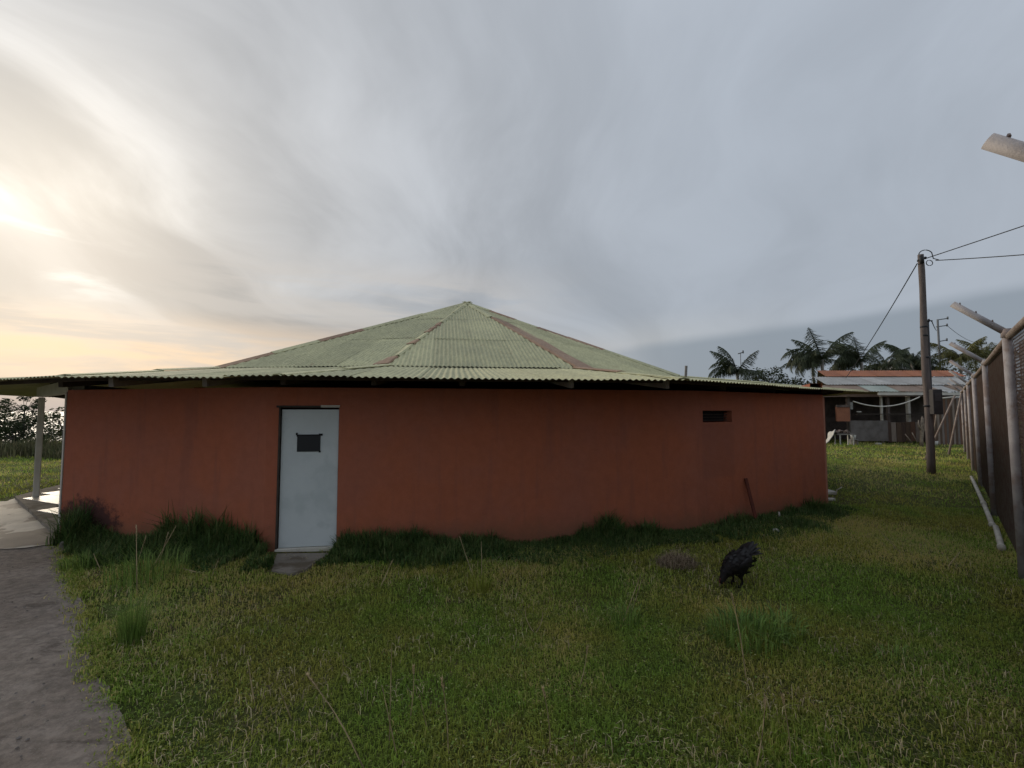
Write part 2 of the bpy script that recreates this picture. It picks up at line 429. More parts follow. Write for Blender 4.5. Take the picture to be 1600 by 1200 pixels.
M_WALL = wall_mat()
M_ROOF = roof_mat('pale_green_roof', (.51, .495, .29), (.44, .43, .26), (.35, .26, .16), .85)
M_RUST = roof_mat('rust_brown_roof', (.36, .235, .155), (.30, .185, .12), (.40, .36, .21), .8)
M_CREAM = mat('cream_paint', (.68, .65, .58), (.58, .55, .48), 3, .8, .2, 30)
M_WOOD_D = mat('dark_timber', (.075, .060, .048), (.05, .04, .034), 4, .9, .3, 40)
M_WOOD_G = mat('grey_timber', (.30, .28, .26), (.22, .20, .185), 4, .9, .3, 40)
M_DOOR = mat('door_paint', (.62, .665, .67), (.56, .605, .61), 1.6, .5, .08, 14, c3=(.53, .58, .585), s3=2.5)
M_DARK = mat('black_glass', (.018, .020, .024), rough=.35)
M_BLACK = mat('black_tape_vent_dark', (.012, .012, .014), rough=.7)  # tape colour, also the painted darkness inside the vent
M_CONC = mat('rough_concrete', (.27, .24, .205), (.20, .175, .145), 5, .92, .6, 25, c3=(.13, .105, .075), s3=2.2)

house = empty('round_house', (-1.5, 15.5, 0))
tag(house, 'low red round house with pale green corrugated roof', 'house')

def offset_poly(poly, d):
    n = len(poly); out = []
    for i in range(n):
        p0, p1, p2 = [Vector(poly[j % n]) for j in (i - 1, i, i + 1)]
        a = (p1 - p0).normalized(); b = (p2 - p1).normalized()
        na = Vector((-a.y, a.x)); nb = Vector((-b.y, b.x)); k = (na + nb).normalized()
        out.append(tuple(p1 + k * d / max(.4, k.dot(na))))
    return out
WI = offset_poly(WV, .20)     # polygon runs counter-clockwise seen from above (left to right in front), inside is to the left

def wall_panel(i, openings=(), m=None, zb=-.15, WTOP=WTOP):
    n = len(WV); j = (i + 1) % n
    o0, o1, i0, i1 = [Vector((*q, 0)) for q in (WV[i], WV[j], WI[i], WI[j])]
    L = (o1 - o0).length
    ss = sorted({0, L, *[q for o in openings for q in o[:2]]}); zs = sorted({zb, WTOP, *[q for o in openings for q in o[2:]]})
    b = MB()
    def po(s, z): return o0.lerp(o1, s / L) + Vector((0, 0, z))
    nrm = Vector((-(o1 - o0).y, (o1 - o0).x, 0)).normalized()
    def pi(s, z):
        if s == 0: return i0 + Vector((0, 0, z))
        if s == L: return i1 + Vector((0, 0, z))
        return po(s, z) + nrm * .20
    for a in range(len(ss) - 1):
        for c in range(len(zs) - 1):
            s0, s1, z0, z1 = ss[a], ss[a + 1], zs[c], zs[c + 1]
            if any(q[0] <= s0 and s1 <= q[1] and q[2] <= z0 and z1 <= q[3] for q in openings): continue
            b.quad(po(s0, z0), po(s1, z0), po(s1, z1), po(s0, z1))
            b.quad(pi(s1, z0), pi(s0, z0), pi(s0, z1), pi(s1, z1))
    for s0, s1, z0, z1 in openings:
        b.quad(po(s0, z0), po(s0, z1), pi(s0, z1), pi(s0, z0)); b.quad(po(s1, z1), po(s1, z0), pi(s1, z0), pi(s1, z1))
        b.quad(po(s0, z1), po(s1, z1), pi(s1, z1), pi(s0, z1)); b.quad(po(s1, z0), po(s0, z0), pi(s0, z0), pi(s1, z0))
    b.quad(po(0, WTOP), po(L, WTOP), pi(L, WTOP), pi(0, WTOP))
    w = b.build('wall', m or M_WALL, house)
    return w, po, nrm

DS0, DS1 = .152, .925; DZ = 1.945
VS0, VS1 = .175, .93
w0, po0, n0 = wall_panel(0)
w1, po1, n1 = wall_panel(1, [(DS0, DS1, .0, DZ)])
w2, po2, n2 = wall_panel(2, [(VS0, VS1, 1.715, 1.905)])
for i in range(3, 11): wall_panel(i, WTOP=2.46)
wall_panel(11, m=M_CREAM, WTOP=2.30)

def obox(b, po, n, s0, s1, z0, z1, d0, d1):
    """box on a wall: along s, height z, depth from d0 to d1 behind the outer face (negative is proud)"""
    q = [po(s, z) + n * d for s in (s0, s1) for d in (d0, d1) for z in (z0, z1)]
    return b.add(q, [(0, 1, 3, 2), (4, 6, 7, 5), (0, 4, 5, 1), (2, 3, 7, 6), (0, 2, 6, 4), (1, 5, 7, 3)])

door = obox(MB(), po1, n1, DS0 + .028, DS1 - .006, .068, DZ - .026, .030, .068).build('door', M_DOOR, house, bevel=.004)
tag(door, 'pale blue grey metal door with a small dark window')
pc = (DS0 + DS1) / 2 - .01
pane = obox(MB(), po1, n1, pc - .145, pc + .155, 1.345, 1.575, .022, .0295).build('pane', M_DARK, door)
for ds, dz, ww, hh in ((-.15, 1.585, .022, .035), (.158, 1.575, .050, .028), (.150, 1.345, .024, .024), (-.14, 1.566, .02, .03)):
    obox(MB(), po1, n1, pc + ds - ww / 2, pc + ds + ww / 2, dz - hh / 2, dz + hh / 2, .016, .0215).build('tape', M_BLACK, door)
obox(MB(), po1, n1, pc - .15, pc + .155, 1.563, 1.578, .017, .0215).build('tape', M_BLACK, door)
fr = obox(MB(), po1, n1, DS0, DS0 + .020, .062, DZ, -.012, .075).build('door_frame', M_WOOD_D, house)
obox(MB(), po1, n1, DS0 - .03, DS1 - .22, DZ, DZ + .028, -.02, .06).build('lintel_strip', M_WOOD_D, house)
obox(MB(), po1, n1, DS1 - .235, DS1 + .01, DZ + .002, DZ + .016, -.026, .05).build('lintel_strip', M_CREAM, house)
obox(MB(), po1, n1, DS1 - .235, DS1 + .01, DZ + .020, DZ + .032, -.024, .05).build('lintel_strip', M_CREAM, house)
sill = obox(MB(), po1, n1, DS0 - .004, DS1 - .006, -.02, .062, -.02, .12).build('door_sill', M_CREAM, house, bevel=.006)
obox(MB(), po1, n1, DS1 - .005, DS1 + .0, .065, DZ - .005, .02, .075).build('hinge_strip', M_WOOD_G, house)
# vent: black panel painted as the dark inside, louvres in front
vent = obox(MB(), po2, n2, VS0 + .004, VS1 - .004, 1.72, 1.90, .15, .18).build('vent_dark_panel', M_BLACK, house)
for k in range(4):
    z = 1.74 + k * .047
    obox(MB(), po2, n2, VS0 + .006, VS1 - .006, z, z + .012, .085, .125).build('louvre', M_WOOD_D, house)
# added corner strips: cream wall end at left, lit edges put into their colour
c0 = Vector((*WV[0], 0)); MB().box(c0 + Vector((-.018, .035, 1.10)), (.022, .09, 2.19)).build('lit_edge_strip', M_CREAM, house)
c3 = Vector((*WV[3], 0)); MB().box(c3 + Vector((.012, .03, 1.09)), (.035, .07, 2.18)).build('lit_edge_strip', mat('lit_terracotta', (.48, .22, .15), (.40, .18, .12), 5, .85), house)  # wall red made paler to paint the lit right edge

# porch: column, beams, tiled floor
COLP = Vector((-10.08, 9.88, 0))
MB().box((COLP.x, COLP.y, 1.12), (.105, .105, 2.14), R(45)).build('column', M_CREAM, house, bevel=.015)
MB().box((COLP.x, COLP.y, .065), (.13, .13, .06), R(45)).build('column_base', M_CREAM, house, bevel=.01)
MB().bar((COLP.x - .12, COLP.y + .1, 2.30), (WV[0][0] + .05, WV[0][1] + .12, 2.30), .14, .2).build('porch_beam', M_CREAM, house)
MB().bar((COLP.x, COLP.y, 2.31), (-12.6, 13.2, 2.31), .12, .16).build('porch_beam', M_WOOD_D, house)
MB().box((-12.6, 13.2, 1.13), (.165, .165, 2.16), R(40)).build('column', M_CREAM, house, bevel=.015)
for k in range(2):
    MB().bar((-11.9, 8.35 + .25 * k, 2.30 + .045 * k), (-10.7, 7.95 + .25 * k, 2.30 + .045 * k), .05, .05).build('purlin_end', M_CREAM, house)
pf = MB().add([(*q, -.05) for q in PORCH] + [(*q, .085) for q in PORCH], [(3, 2, 1, 0), (4, 5, 6, 7), (0, 1, 5, 4), (1, 2, 6, 5), (2, 3, 7, 6), (3, 0, 4, 7)]).build('porch_floor', M_CONC, house)
M_TILE = mat('cream_tile', (.60, .57, .51), (.54, .50, .44), 3, .35, rnd=.06)
tile_me = MB().box((0, 0, 0), (.452, .452, .012)).mesh('tile')
tile_me.materials.append(M_TILE)
ang = R(-24)
for a in range(-14, 15):
    for b_ in range(-14, 15):
        q = Vector((-9.0, 9.4)) + Vector((math.cos(ang), math.sin(ang))) * a * .458 + Vector((-math.sin(ang), math.cos(ang))) * b_ * .458
        cs = [q + Vector((math.cos(ang) * i - math.sin(ang) * j, math.sin(ang) * i + math.cos(ang) * j)) * .226 for i in (-1, 1) for j in (-1, 1)]
        if inpoly(np.array([c.x for c in cs]), np.array([c.y for c in cs]), PORCH).all():
            o = link('tile', tile_me, None, pf); o.location = Vector((q.x, q.y, .089)) - off(pf); o.rotation_euler = (0, 0, ang)

# roof: sheets of corrugated metal
WL = .086; AMP = .0105
roof = empty('roof', (0, 0, 0)); roof.parent = house
def facet(c0, c1, t0, t1, rows, lift=0., sw=.82, m=M_ROOF, eave=False, flaw=.006, name='roof_sheet', whole=False):
    c0, c1, t0, t1 = [Vector(q) for q in (c0, c1, t0, t1)]
    U = (c1 - c0).length; ux = (c1 - c0) / U; mt = (t0 + t1) / 2 - c0
    vy = mt - ux * mt.dot(ux); V = vy.length; vy /= V; n = ux.cross(vy)
    uL, uR = (t0 - c0).dot(ux), (t1 - c0).dot(ux)
    o = off(roof)
    def pos(u, v, h):
        f = v / V; a = c0.lerp(t0, f); b = c1.lerp(t1, f); l = uL * f; r = U + (uR - U) * f
        s = (u - l) / (r - l) if r - l > 1e-4 else 0
        return a.lerp(b, s) + n * h
    u = min(0, uL); end = max(U, uR); chunks = []
    while u < end: chunks.append((u, min(u + sw, end))); u += sw
    if whole: chunks = [(min(0, uL), end)]
    for ri in range(len(rows) - 1):
        for ci, (a, b) in enumerate(chunks):
            v0 = rows[ri] - (.10 if ri else 0); v1 = rows[ri + 1]
            if ri == 0 and eave: v0 -= random.uniform(0, .035)
            b2 = min(b + (.05 if not whole else 0), end)
            k = max(2, int(math.ceil((b2 - a) / (WL / 6)))); cols = []
            dl = lift + random.uniform(-flaw, flaw) + .004 * (ci % 2); tl = random.uniform(-flaw, flaw); sk = random.uniform(-flaw, flaw)
            for q in range(k + 1):
                uu = a + (b2 - a) * q / k; lo, hi = v0, v1
                if uL > 1e-6: hi = min(hi, uu * V / uL)
                elif uL < -1e-6 and uu < 0: lo = max(lo, uu * V / uL)
                if U - uR > 1e-6: hi = min(hi, (U - uu) * V / (U - uR))
                elif uR > U + 1e-6 and uu > U: lo = max(lo, (uu - U) * V / (uR - U))
                if hi - lo < .004: cols.append(None); continue
                cc = []
                for w in range(4):
                    f = w / 3; v = lo + (hi - lo) * f
                    h = AMP * math.sin(2 * math.pi * uu / WL) + dl + tl * (1 - f) * 1.5 + sk * (q / k - .5) + (.007 * (1 - f) if ri else 0)
                    cc.append(tuple(pos(uu, v, h) - o))
                cols.append(cc)
            vs = []; fs = []; prev = None
            for cc in cols:
                if cc is None: prev = None; continue
                base = len(vs); vs += cc
                if prev is not None:
                    for w in range(3): fs.append((prev + w, base + w, base + w + 1, prev + w + 1))
                prev = base
            if not fs: continue
            me = bpy.data.meshes.new(name); me.from_pydata(vs, [], fs); me.update()
            link(name, me, m, roof, True)
NE = len(EV)
def E(i): return Vector((*EV[i % NE], ZE))
def B(i): return Vector((*BV[i % NE], ZB))
for i in range(NE):
    seen = i in (0, 1, 2, 3, 11)
    sl = ((B(i) + B(i + 1)) / 2 - (E(i) + E(i + 1)) / 2).length
    facet(E(i), E(i + 1), B(i), B(i + 1), [0, sl * 1.2 + .3], eave=seen, whole=not seen, flaw=.006 if seen else 0)
    V = ((B(i) + B(i + 1)) / 2 - APEX).length
    down = ((E(i) + E(i + 1)) / 2 - (B(i) + B(i + 1)) / 2).normalized()
    rows = [-.06, V * .30, V * .62, V * 1.05] if seen else [-.06, V * 1.05]
    facet(B(i), B(i + 1), APEX, APEX, rows, lift=.035, whole=not seen, flaw=.003 if seen else 0)

# hip caps: folded strips, some crooked, the right front hip wide and rusty
def hipcap(i, f0, f1, wl, wr, m, low=False, tw=0., up=.045):
    a0, a1 = (E(i), B(i)) if low else (B(i), APEX)
    p, q = a0.lerp(a1, f0), a0.lerp(a1, f1)
    d = (q - p).normalized()
    def wing(nb):
        base = E(i + nb) if low else B(i + nb)
        e = (base - a0); e = e - d * e.dot(d)
        return e.normalized()
    l, r = wing(-1), wing(1); z = Vector((0, 0, up)); b = MB()
    for seg in range(1):
        l0, l1 = wl * (1 + tw), wl * (1 - tw)
        r0, r1 = wr * (1 - tw), wr * (1 + tw)
        pts = [p + l * l0 + z, p + z * 1.5, p + r * r0 + z, q + l * l1 + z, q + z * 1.5, q + r * r1 + z]
        dn = Vector((0, 0, -.012))
        b.add(pts + [x + dn for x in pts], [(0, 1, 4, 3), (1, 2, 5, 4), (6, 9, 10, 7), (7, 10, 11, 8), (0, 3, 9, 6), (2, 8, 11, 5), (0, 6, 7, 1), (1, 7, 8, 2), (3, 4, 10, 9), (4, 5, 11, 10)])
    return b.build('hip_cap', m, roof)
for i in (0, 3, 11, 4):
    n = 7
    for k in range(n):
        hipcap(i, k / n - .01, (k + 1) / n + .01, .15 + random.uniform(-.02, .03), .15 + random.uniform(-.02, .03), M_ROOF if random.random() < .6 else M_RUST, tw=random.uniform(-.1, .1), up=.05 + random.uniform(-.006, .012))
for f0, f1, wl, wr, mm, tw in ((.0, .07, .24, .02, M_RUST, .3), (.08, .20, .11, .03, M_ROOF, -.2), (.21, .26, .14, .02, M_RUST, .3), (.27, .36, .10, .03, M_ROOF, .2), (.37, .41, .13, .02, M_RUST, .3), (.42, .47, .12, .03, M_RUST, .25), (.48, .53, .10, .05, M_RUST, -.3), (.54, .72, .10, .06, M_ROOF, .1), (.73, .9, .10, .07, M_ROOF, 0), (.9, 1.0, .1, .1, M_ROOF, 0)):
    hipcap(1, f0, f1, wl, wr, mm, tw=tw, up=.045 + random.uniform(0, .012))
for f0, f1, wl, wr, mm, tw in ((-.02, .16, .03, .50, M_RUST, -.1), (.15, .34, .05, .48, M_RUST, .06), (.33, .52, .04, .50, M_RUST, -.08), (.51, .66, .04, .36, M_RUST, -.1), (.67, .82, .10, .16, M_ROOF, .1), (.82, 1.0, .10, .12, M_ROOF, 0)):
    hipcap(2, f0, f1, wl, wr, mm, tw=tw, up=.045 + random.uniform(0, .012))
for i in (0, 1, 2, 3, 11):
    hipcap(i, .02, .5, .09, .09, M_ROOF, low=True, up=.022); hipcap(i, .49, 1.0, .09, .09, M_ROOF if i != 2 else M_RUST, low=True, up=.034)
MB().tube([APEX + Vector((0, 0, -.06)), APEX + Vector((0, 0, .085))], [.34, .01], 12).build('roof_finial', M_ROOF, roof)
MB().bar(E(2) + Vector((.02, .12, .05)), E(2) + Vector((.03, .12, .20)), .02, .03, (1, 0, 0)).build('bent_flashing', M_WOOD_G, roof)
for i in range(4, 11):
    hipcap(i, .0, 1.0, .14, .14, M_ROOF, low=True, up=.012)
    if i > 4: hipcap(i, .0, 1.0, .14, .14, M_ROOF, up=.04)
# rafters and wall plate under the eave
def rafter(px, m, end=.35, w=.07):
    """a rafter that crosses the eave near image column px"""
    best = None
    for i in (11, 0, 1, 2):
        for k in range(201):
            p = E(i).lerp(E(i + 1), k / 200); e = abs(800 + F * p.x / p.y - px)
            if best is None or e < best[0]: best = (e, i, k / 200)
    _, i, k = best
    e = E(i).lerp(E(i + 1), k); t = B(i).lerp(B(i + 1), k); dn = Vector((0, 0, -.09))
    L = (t - e).length
    MB().bar(e.lerp(t, end / L) + dn, t + dn, w, .11).build('rafter', m, roof)
for px in (140, 290, 905, 1065): rafter(px, M_WOOD_G, .30, .06)
for px in (30, 400, 560, 720, 1180, 1260): rafter(px, M_WOOD_D, .5)
for i in (11, 0, 1, 2, 3):
    a, b2 = E(i).lerp(B(i), .12), E(i + 1).lerp(B(i + 1), .12)
    MB().bar(a + Vector((0, 0, -.045)), b2 + Vector((0, 0, -.045)), .06, .05).build('purlin', M_WOOD_D, roof)
    a, b2 = E(i).lerp(B(i), .5), E(i + 1).lerp(B(i + 1), .5)
    MB().bar(a + Vector((0, 0, -.05)), b2 + Vector((0, 0, -.05)), .06, .05).build('purlin', M_WOOD_D, roof)

# doorstep slab, a thing lying on the ground
ds = gnd(462, 882)
def slab(name, pts, z0, z1, m, bev=.01):
    n = len(pts); b = MB()
    b.add([(*p[:2], z0) for p in pts] + [(*p[:2], z1) for p in pts], [tuple(range(n))[::-1], tuple(range(n, 2 * n))] + [(i, (i + 1) % n, n + (i + 1) % n, n + i) for i in range(n)])
    return b.build(name, m, None, bevel=bev)
o = slab('doorstep', [gnd(*q) for q in ((424, 894), (455, 899), (478, 893), (500, 876), (520, 867), (432, 868))], -.1, .03, M_CONC)
tag(o, 'broken concrete doorstep slab before the blue door', 'doorstep')
o = slab('concrete_edging', [gnd(*q) for q in ((92, 858), (118, 853), (158, 852), (156, 846), (120, 847), (98, 850))], -.1, .07, M_CONC)
tag(o, 'short pale concrete edging at the corner of path and weeds', 'edging')

# ------------------------------------------------------------------ fence on the right
M_STEEL = mat('weathered_pipe', (.40, .375, .375), (.31, .285, .285), 6, .65, .25, 60, metal=.1, c3=(.26, .205, .185), s3=3)
M_WIRE = mat('chain_wire', (.20, .165, .15), (.16, .105, .085), 8, .7)
M_RAILR = mat('rusty_rail', (.30, .25, .215), (.21, .155, .125), 5, .75, .25, 50)
def net_mat():
    m = bpy.data.materials.new('brown_shade_net'); m.use_nodes = True; t = NT(m.node_tree); p = t.n['Principled BSDF']; out = t.n['Material Output']
    g = t.n.new('ShaderNodeNewGeometry'); pos = g.outputs['Position']
    c = t.mix(t.ramp(t.noise(pos, 1.6, 5, .6), .35, .65), (.135, .068, .056), (.09, .050, .044))
    t.l.new(c, p.inputs['Base Color']); p.inputs['Roughness'].default_value = .9
    tr = t.n.new('ShaderNodeBsdfTransparent'); mx = t.n.new('ShaderNodeMixShader')
    holes = t.ramp(t.noise(pos, 7, 5, .7), .54, .66, .12, .7)
    t.l.new(holes, mx.inputs[0]); t.l.new(p.outputs[0], mx.inputs[1]); t.l.new(tr.outputs[0], mx.inputs[2]); t.l.new(mx.outputs[0], out.inputs[0])
    return m
M_NET = net_mat()
FD = Vector((.94, 1.0, 0)).normalized(); FN = Vector((-FD.y, FD.x, 0))      # along the fence; towards the lawn
FP = [Vector((5.76 + .94 * (d - 5.3), d, 0)) for d in (-1.4, 1.85, 5.3, 8.5, 11.7, 14.9, 18.1, 21.3)]
FP[1] += Vector((.13, -.02, 0)); FTOP = 2.80
fence = empty('chain_link_fence', FP[2])
tag(fence, 'tall chain link fence of grey pipes with brown netting, angled arms', 'fence')
for k, p in enumerate(FP):
    lean = Vector((random.uniform(-.02, .02), random.uniform(-.02, .02), 0))
    MB().tube([p + Vector((0, 0, -.1)), p + lean * .5 + Vector((0, 0, 1.3)), p + lean + Vector((0, 0, FTOP))], .046, 14).build('post', M_STEEL, fence, True)
    t0 = p + lean + Vector((0, 0, FTOP + .0)); t1 = t0 + FN * (.44 + random.uniform(-.02, .02)) + Vector((0, 0, .40 + random.uniform(-.03, .03)))
    arm = MB().tube([t0 - (t1 - t0) * .03, t1], .037, 14).build('arm', M_STEEL, fence, True)
    for f in (.25, .55, .85):
        q = t0.lerp(t1, f) + Vector((0, 0, .045))
        MB().tube([q - FD * .02, q + Vector((0, 0, .018)), q + FD * .03 + Vector((0, 0, .012))], .008, 5).build('wire_hook', M_WIRE, arm)
    MB().tube([t0 + Vector((0, 0, -.05)), t0 + Vector((0, 0, .05))], [.058, .05], 12).build('post_cap', M_STEEL, fence, True)
for k in range(len(FP) - 1):
    a, b = FP[k], FP[k + 1]; FD = (b - a).normalized(); FN = Vector((-FD.y, FD.x, 0)); dz = Vector((0, 0, FTOP - .04)); sag = Vector((0, 0, random.uniform(-.008, .008)))
    MB().tube([a + dz, (a + b) / 2 + dz + sag, b + dz], .038, 12).build('top_rail', M_RAILR, fence, True)
    # woven wire, real strands
    L = (b - a).length; H = FTOP - .12; w = MB(); st = .075; back = -FN * .03
    x = -H
    while x < L:
        for sgn in (1, -1):
            x0, x1 = (x, x + H); z0, z1 = (.06, .06 + H) if sgn == 1 else (.06 + H, .06)
            c0, c1 = max(0, x0), min(L, x1)
            if c1 - c0 > .02:
                f0, f1 = (c0 - x0) / H, (c1 - x0) / H
                p = a + FD * c0 + Vector((0, 0, z0 + (z1 - z0) * f0)) + back; q = a + FD * c1 + Vector((0, 0, z0 + (z1 - z0) * f1)) + back * (1 + .1 * sgn)
                w.tube([p, q], .0028, 3, False)
        x += st
    o = w.build('wire_mesh', M_WIRE, fence)
    # netting tied behind the wire, slightly billowing
    nb = MB(); nu, nv = 10, 8
    for i in range(nu + 1):
        for j in range(nv + 1):
            u, v = i / nu, j / nv
            bul = .05 * math.sin(math.pi * u) * math.sin(math.pi * v) + .02 * math.sin(9 * u + 4 * v + k)
            nb.v.append(tuple(a + FD * L * u - FN * (.055 + bul) + Vector((0, 0, .03 + (FTOP - .16 - .10 * math.sin(math.pi * u) * random.random()) * v))))
    for i in range(nu):
        for j in range(nv):
            q = i * (nv + 1) + j; nb.f.append((q, q + nv + 1, q + nv + 2, q + 1))
    nb.build('netting', M_NET, fence, True)
# braces at the far end
for a, b, r in ((FP[7] + Vector((0, 0, FTOP - .05)), Vector((19.0, 20.2, 0)), .04), (FP[6] + Vector((-.25, .15, FTOP - .3)), Vector((16.0, 18.0, 0)), .035), (FP[7] + Vector((-.2, 1.0, FTOP - .5)), Vector((21.0, 23.2, 0)), .03)):
    MB().tube([a, b], r, 10).build('brace', M_RAILR, fence, True)
# pale pipes lying along the fence foot
M_PVC = mat('pale_pipe', (.56, .53, .46), (.44, .41, .34), 5, .6, .15, 40)
for k, (d0, d1, txt) in enumerate(((6.3, 7.45, 'nearest the camera'), (7.5, 9.1, 'between the other two'), (9.2, 13.0, 'farthest from the camera'))):
    a = Vector((5.76 + .94 * (d0 - 5.3), d0, .045)) + FN * .09; b = Vector((5.76 + .94 * (d1 - 5.3), d1, .045)) + FN * (.09 + .03 * (k - 1))
    o = MB().tube([a, a.lerp(b, .5) + Vector((0, 0, .01)), b], .036, 12).build('ground_pipe', M_PVC, None, True)
    tag(o, 'pale pipe lying along the fence foot, ' + txt, 'pipe', 'pipes along the fence foot')
    MB().tube([a, a.lerp(b, .06)], .045, 12).build('pipe_collar', M_PVC, o, True)

# ------------------------------------------------------------------ pole with meter box and wires
M_BAMBOO = mat('weathered_pole', (.155, .125, .115), (.10, .082, .076), 3, .8, .35, 25, stretch=(6, 6, .7))
M_CABLE = mat('black_cable', (.025, .026, .03), rough=.6)
base = gnd(1455, 740); top = at(1438, 398, base.y)
pole = empty('utility_pole', base)
tag(pole, 'dark wooden utility pole with meter box standing on the lawn', 'pole')
pts = [base.lerp(top, f) + Vector((.02 * math.sin(f * 9), 0, 0)) for f in np.linspace(-.02, 1, 14)]
MB().tube(pts, [.105 - .028 * i / 13 + (.006 if i % 3 == 0 else 0) for i in range(14)], 12).build('shaft', M_BAMBOO, pole, True)
for f in (.30, .52, .62, .66, .97):
    p = base.lerp(top, f); MB().tube([p, p + Vector((0, 0, .05))], .112 - .03 * f + .006, 12).build('band', M_CABLE, pole, True)
MB().tube([base + Vector((.19, .1, 0)), at(1456, 650, base.y + .1), at(1449, 503, base.y + .1)], .04, 8).build('conduit', mat('conduit_dark', (.05, .045, .045), rough=.7), pole, True)
wh = at(1449, 503, base.y + .1)
MB().tube([wh, wh + Vector((.05, 0, .05)), wh + Vector((.14, 0, .03))], [.045, .05, .03], 8).build('weather_head', M_CABLE, pole, True)
bx = at(1461, 628, base.y - .12)
box = MB().box(bx, (.30, .2, .76), R(4)).build('meter_box', mat('box_grey', (.055, .05, .05), (.04, .036, .036), 4, .6), pole, bevel=.015)
MB().box(bx + Vector((0, -.105, .15)), (.2, .012, .25), R(4)).build('box_door', mat('box_grey2', (.065, .06, .06), rough=.5), box)
ins = MB(); MB().tube([top + Vector((.05, 0, -.12)), top + Vector((.16, 0, -.1))], [.03, .045], 8).build('insulator', M_CABLE, pole, True)
MB().tube([top + Vector((-.05, -.08, -.06)), top + Vector((-.05, -.1, -.3))], .055, 8).build('insulator', M_CABLE, pole, True)
ring = [top + Vector((.27 + .10 * math.cos(q), 0, -.26 + .085 * math.sin(q))) for q in np.linspace(0, 2 * math.pi, 18)]
MB().tube(ring, .012, 6, False).build('cable_loop', M_CABLE, pole, True)
arc = [top + Vector((-.05 + .22 * (1 - math.cos(q)), 0, -.02 + .17 * math.sin(q))) for q in np.linspace(0, 2.6, 12)] + [top + Vector((.40, 0, -.12)), top + Vector((.55, -.02, -.17))]
MB().tube(arc, .014, 6, False).build('cable_loop', M_CABLE, pole, True)
def wire(name, a, b, sag, r, label, m=None, cat='cable', n=24):
    a, b = Vector(a), Vector(b)
    p = [a.lerp(b, f) - Vector((0, 0, sag * 4 * f * (1 - f))) for f in np.linspace(0, 1, n)]
    o = MB().tube(p, r, 5, False).build(name, m or M_CABLE, None, True); tag(o, label, cat); return o
HR = at(1322, 590, 28.2)
wire('service_cable', at(1433, 412, base.y), HR, .12, .016, 'taut cable slanting from pole top down to the far house', cat='cable')
w1a = at(1446, 404, base.y); w1b = at(1600, 351, 11.6); wd = (w1b - w1a)
wire('overhead_cable', w1a, w1a + wd * 6, .05, .014, 'upper of two cables running right from the pole top', cat='cable')
w2a = at(1462, 407, base.y); w2b = at(1600, 388, 11.6); wd = (w2b - w2a)
wire('overhead_cable', w2a, w2a + wd * 6, .30, .014, 'lower sagging cable running right from the pole top', cat='cable')

# ------------------------------------------------------------------ far house on the right
HY = 28.0; PXM = HY / F
def hx(px): return (px - 800) * PXM
def hz(py, Y=HY): return CAM_H + (642 - py) / F * Y
far = empty('shack_house', (hx(1400), HY, 0))
tag(far, 'low shack with orange and grey patched roof beyond the lawn', 'house')
M_OR = roof_mat('orange_roof', (.40, .155, .075), (.34, .13, .07), (.25, .14, .09), .5)
M_GR = roof_mat('grey_white_roof', (.42, .42, .41), (.35, .345, .33), (.26, .20, .16), .5)
M_TN = roof_mat('tan_rust_roof', (.28, .21, .165), (.24, .165, .12), (.36, .34, .28), .6)
M_BL = roof_mat('sage_roof', (.40, .45, .40), (.33, .37, .33), (.25, .22, .17), .4)
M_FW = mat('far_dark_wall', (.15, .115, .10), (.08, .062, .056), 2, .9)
M_ORW = mat('orange_plaster', (.36, .15, .085), (.30, .125, .075), 3, .85)
M_GRW = mat('grey_plaster', (.19, .17, .16), (.13, .115, .105), 2.5, .9, .4, 20)
PLK = [mat('plank_%d' % i, c, tuple(q * .75 for q in c), 5, .9, .3, 30, stretch=(5, 5, .6)) for i, c in enumerate(((.23, .19, .17), (.13, .085, .06), (.30, .24, .20), (.10, .065, .05), (.19, .105, .07), (.16, .13, .115)))]
def fsheet(x0, x1, y0, z0, y1, z1, m, n=None, sl=0.):
    n = n or max(3, int((x1 - x0) / .16)); k = n * 4; vs = []; fs = []
    for i in range(k + 1):
        u = i / k; x = x0 + (x1 - x0) * u; h = .018 * math.sin(2 * math.pi * u * n)
        vs += [(x, y0, z0 + h), (x + sl, y1, z1 + h)]
        if i: fs.append((2 * i - 2, 2 * i, 2 * i + 1, 2 * i - 1))
    b = MB(); b.add(vs, fs); return b.build('roof_sheet', m, far, True)
ry = [26.9, 28.2, 30.2, 31.4]; rz = [hz(612, 26.9), hz(602, 28.2), hz(589.5, 30.2), hz(580, 31.4)]
XL = [hx(1296) * .96, hx(1303), hx(1312) * 1.08, hx(1319) * 1.12]; 
colsL = [M_TN, M_TN, M_TN, M_BL, M_BL, M_TN, M_TN, M_TN, M_GR, M_TN, M_TN]
x = 18.4
for k in range(11): fsheet(x + k * .86, x + k * .86 + .9, ry[0], rz[0] + .012 * (k % 2), ry[1], rz[1] + .012 * (k % 2), colsL[k], sl=.15)
for k in range(9): fsheet(19.2 + k * 1.05, 20.3 + k * 1.05, ry[1] - .1, rz[1] + .03 + .012 * (k % 2), ry[2], rz[2] + .03, M_GR, sl=.6 if k == 0 else .3)
for k in range(8): fsheet(20.55 + k * 1.15, 21.74 + k * 1.15, ry[2] - .1, rz[2] + .05 + .012 * (k % 2), ry[3], rz[3] + .05, M_OR, sl=.3)
MB().quad((20.9, 31.4, rz[3] + .04), (29.5, 31.4, rz[3] + .04), (29.5, 35.5, 2.9), (23.4, 35.5, 2.9)).build('roof_back', M_TN, far)
MB().box(((hx(1350) + hx(1500)) / 2, 26.93, hz(614.5, 26.9) - .03), (hx(1500) - hx(1350), .05, .16)).build('fascia', M_CREAM, far)
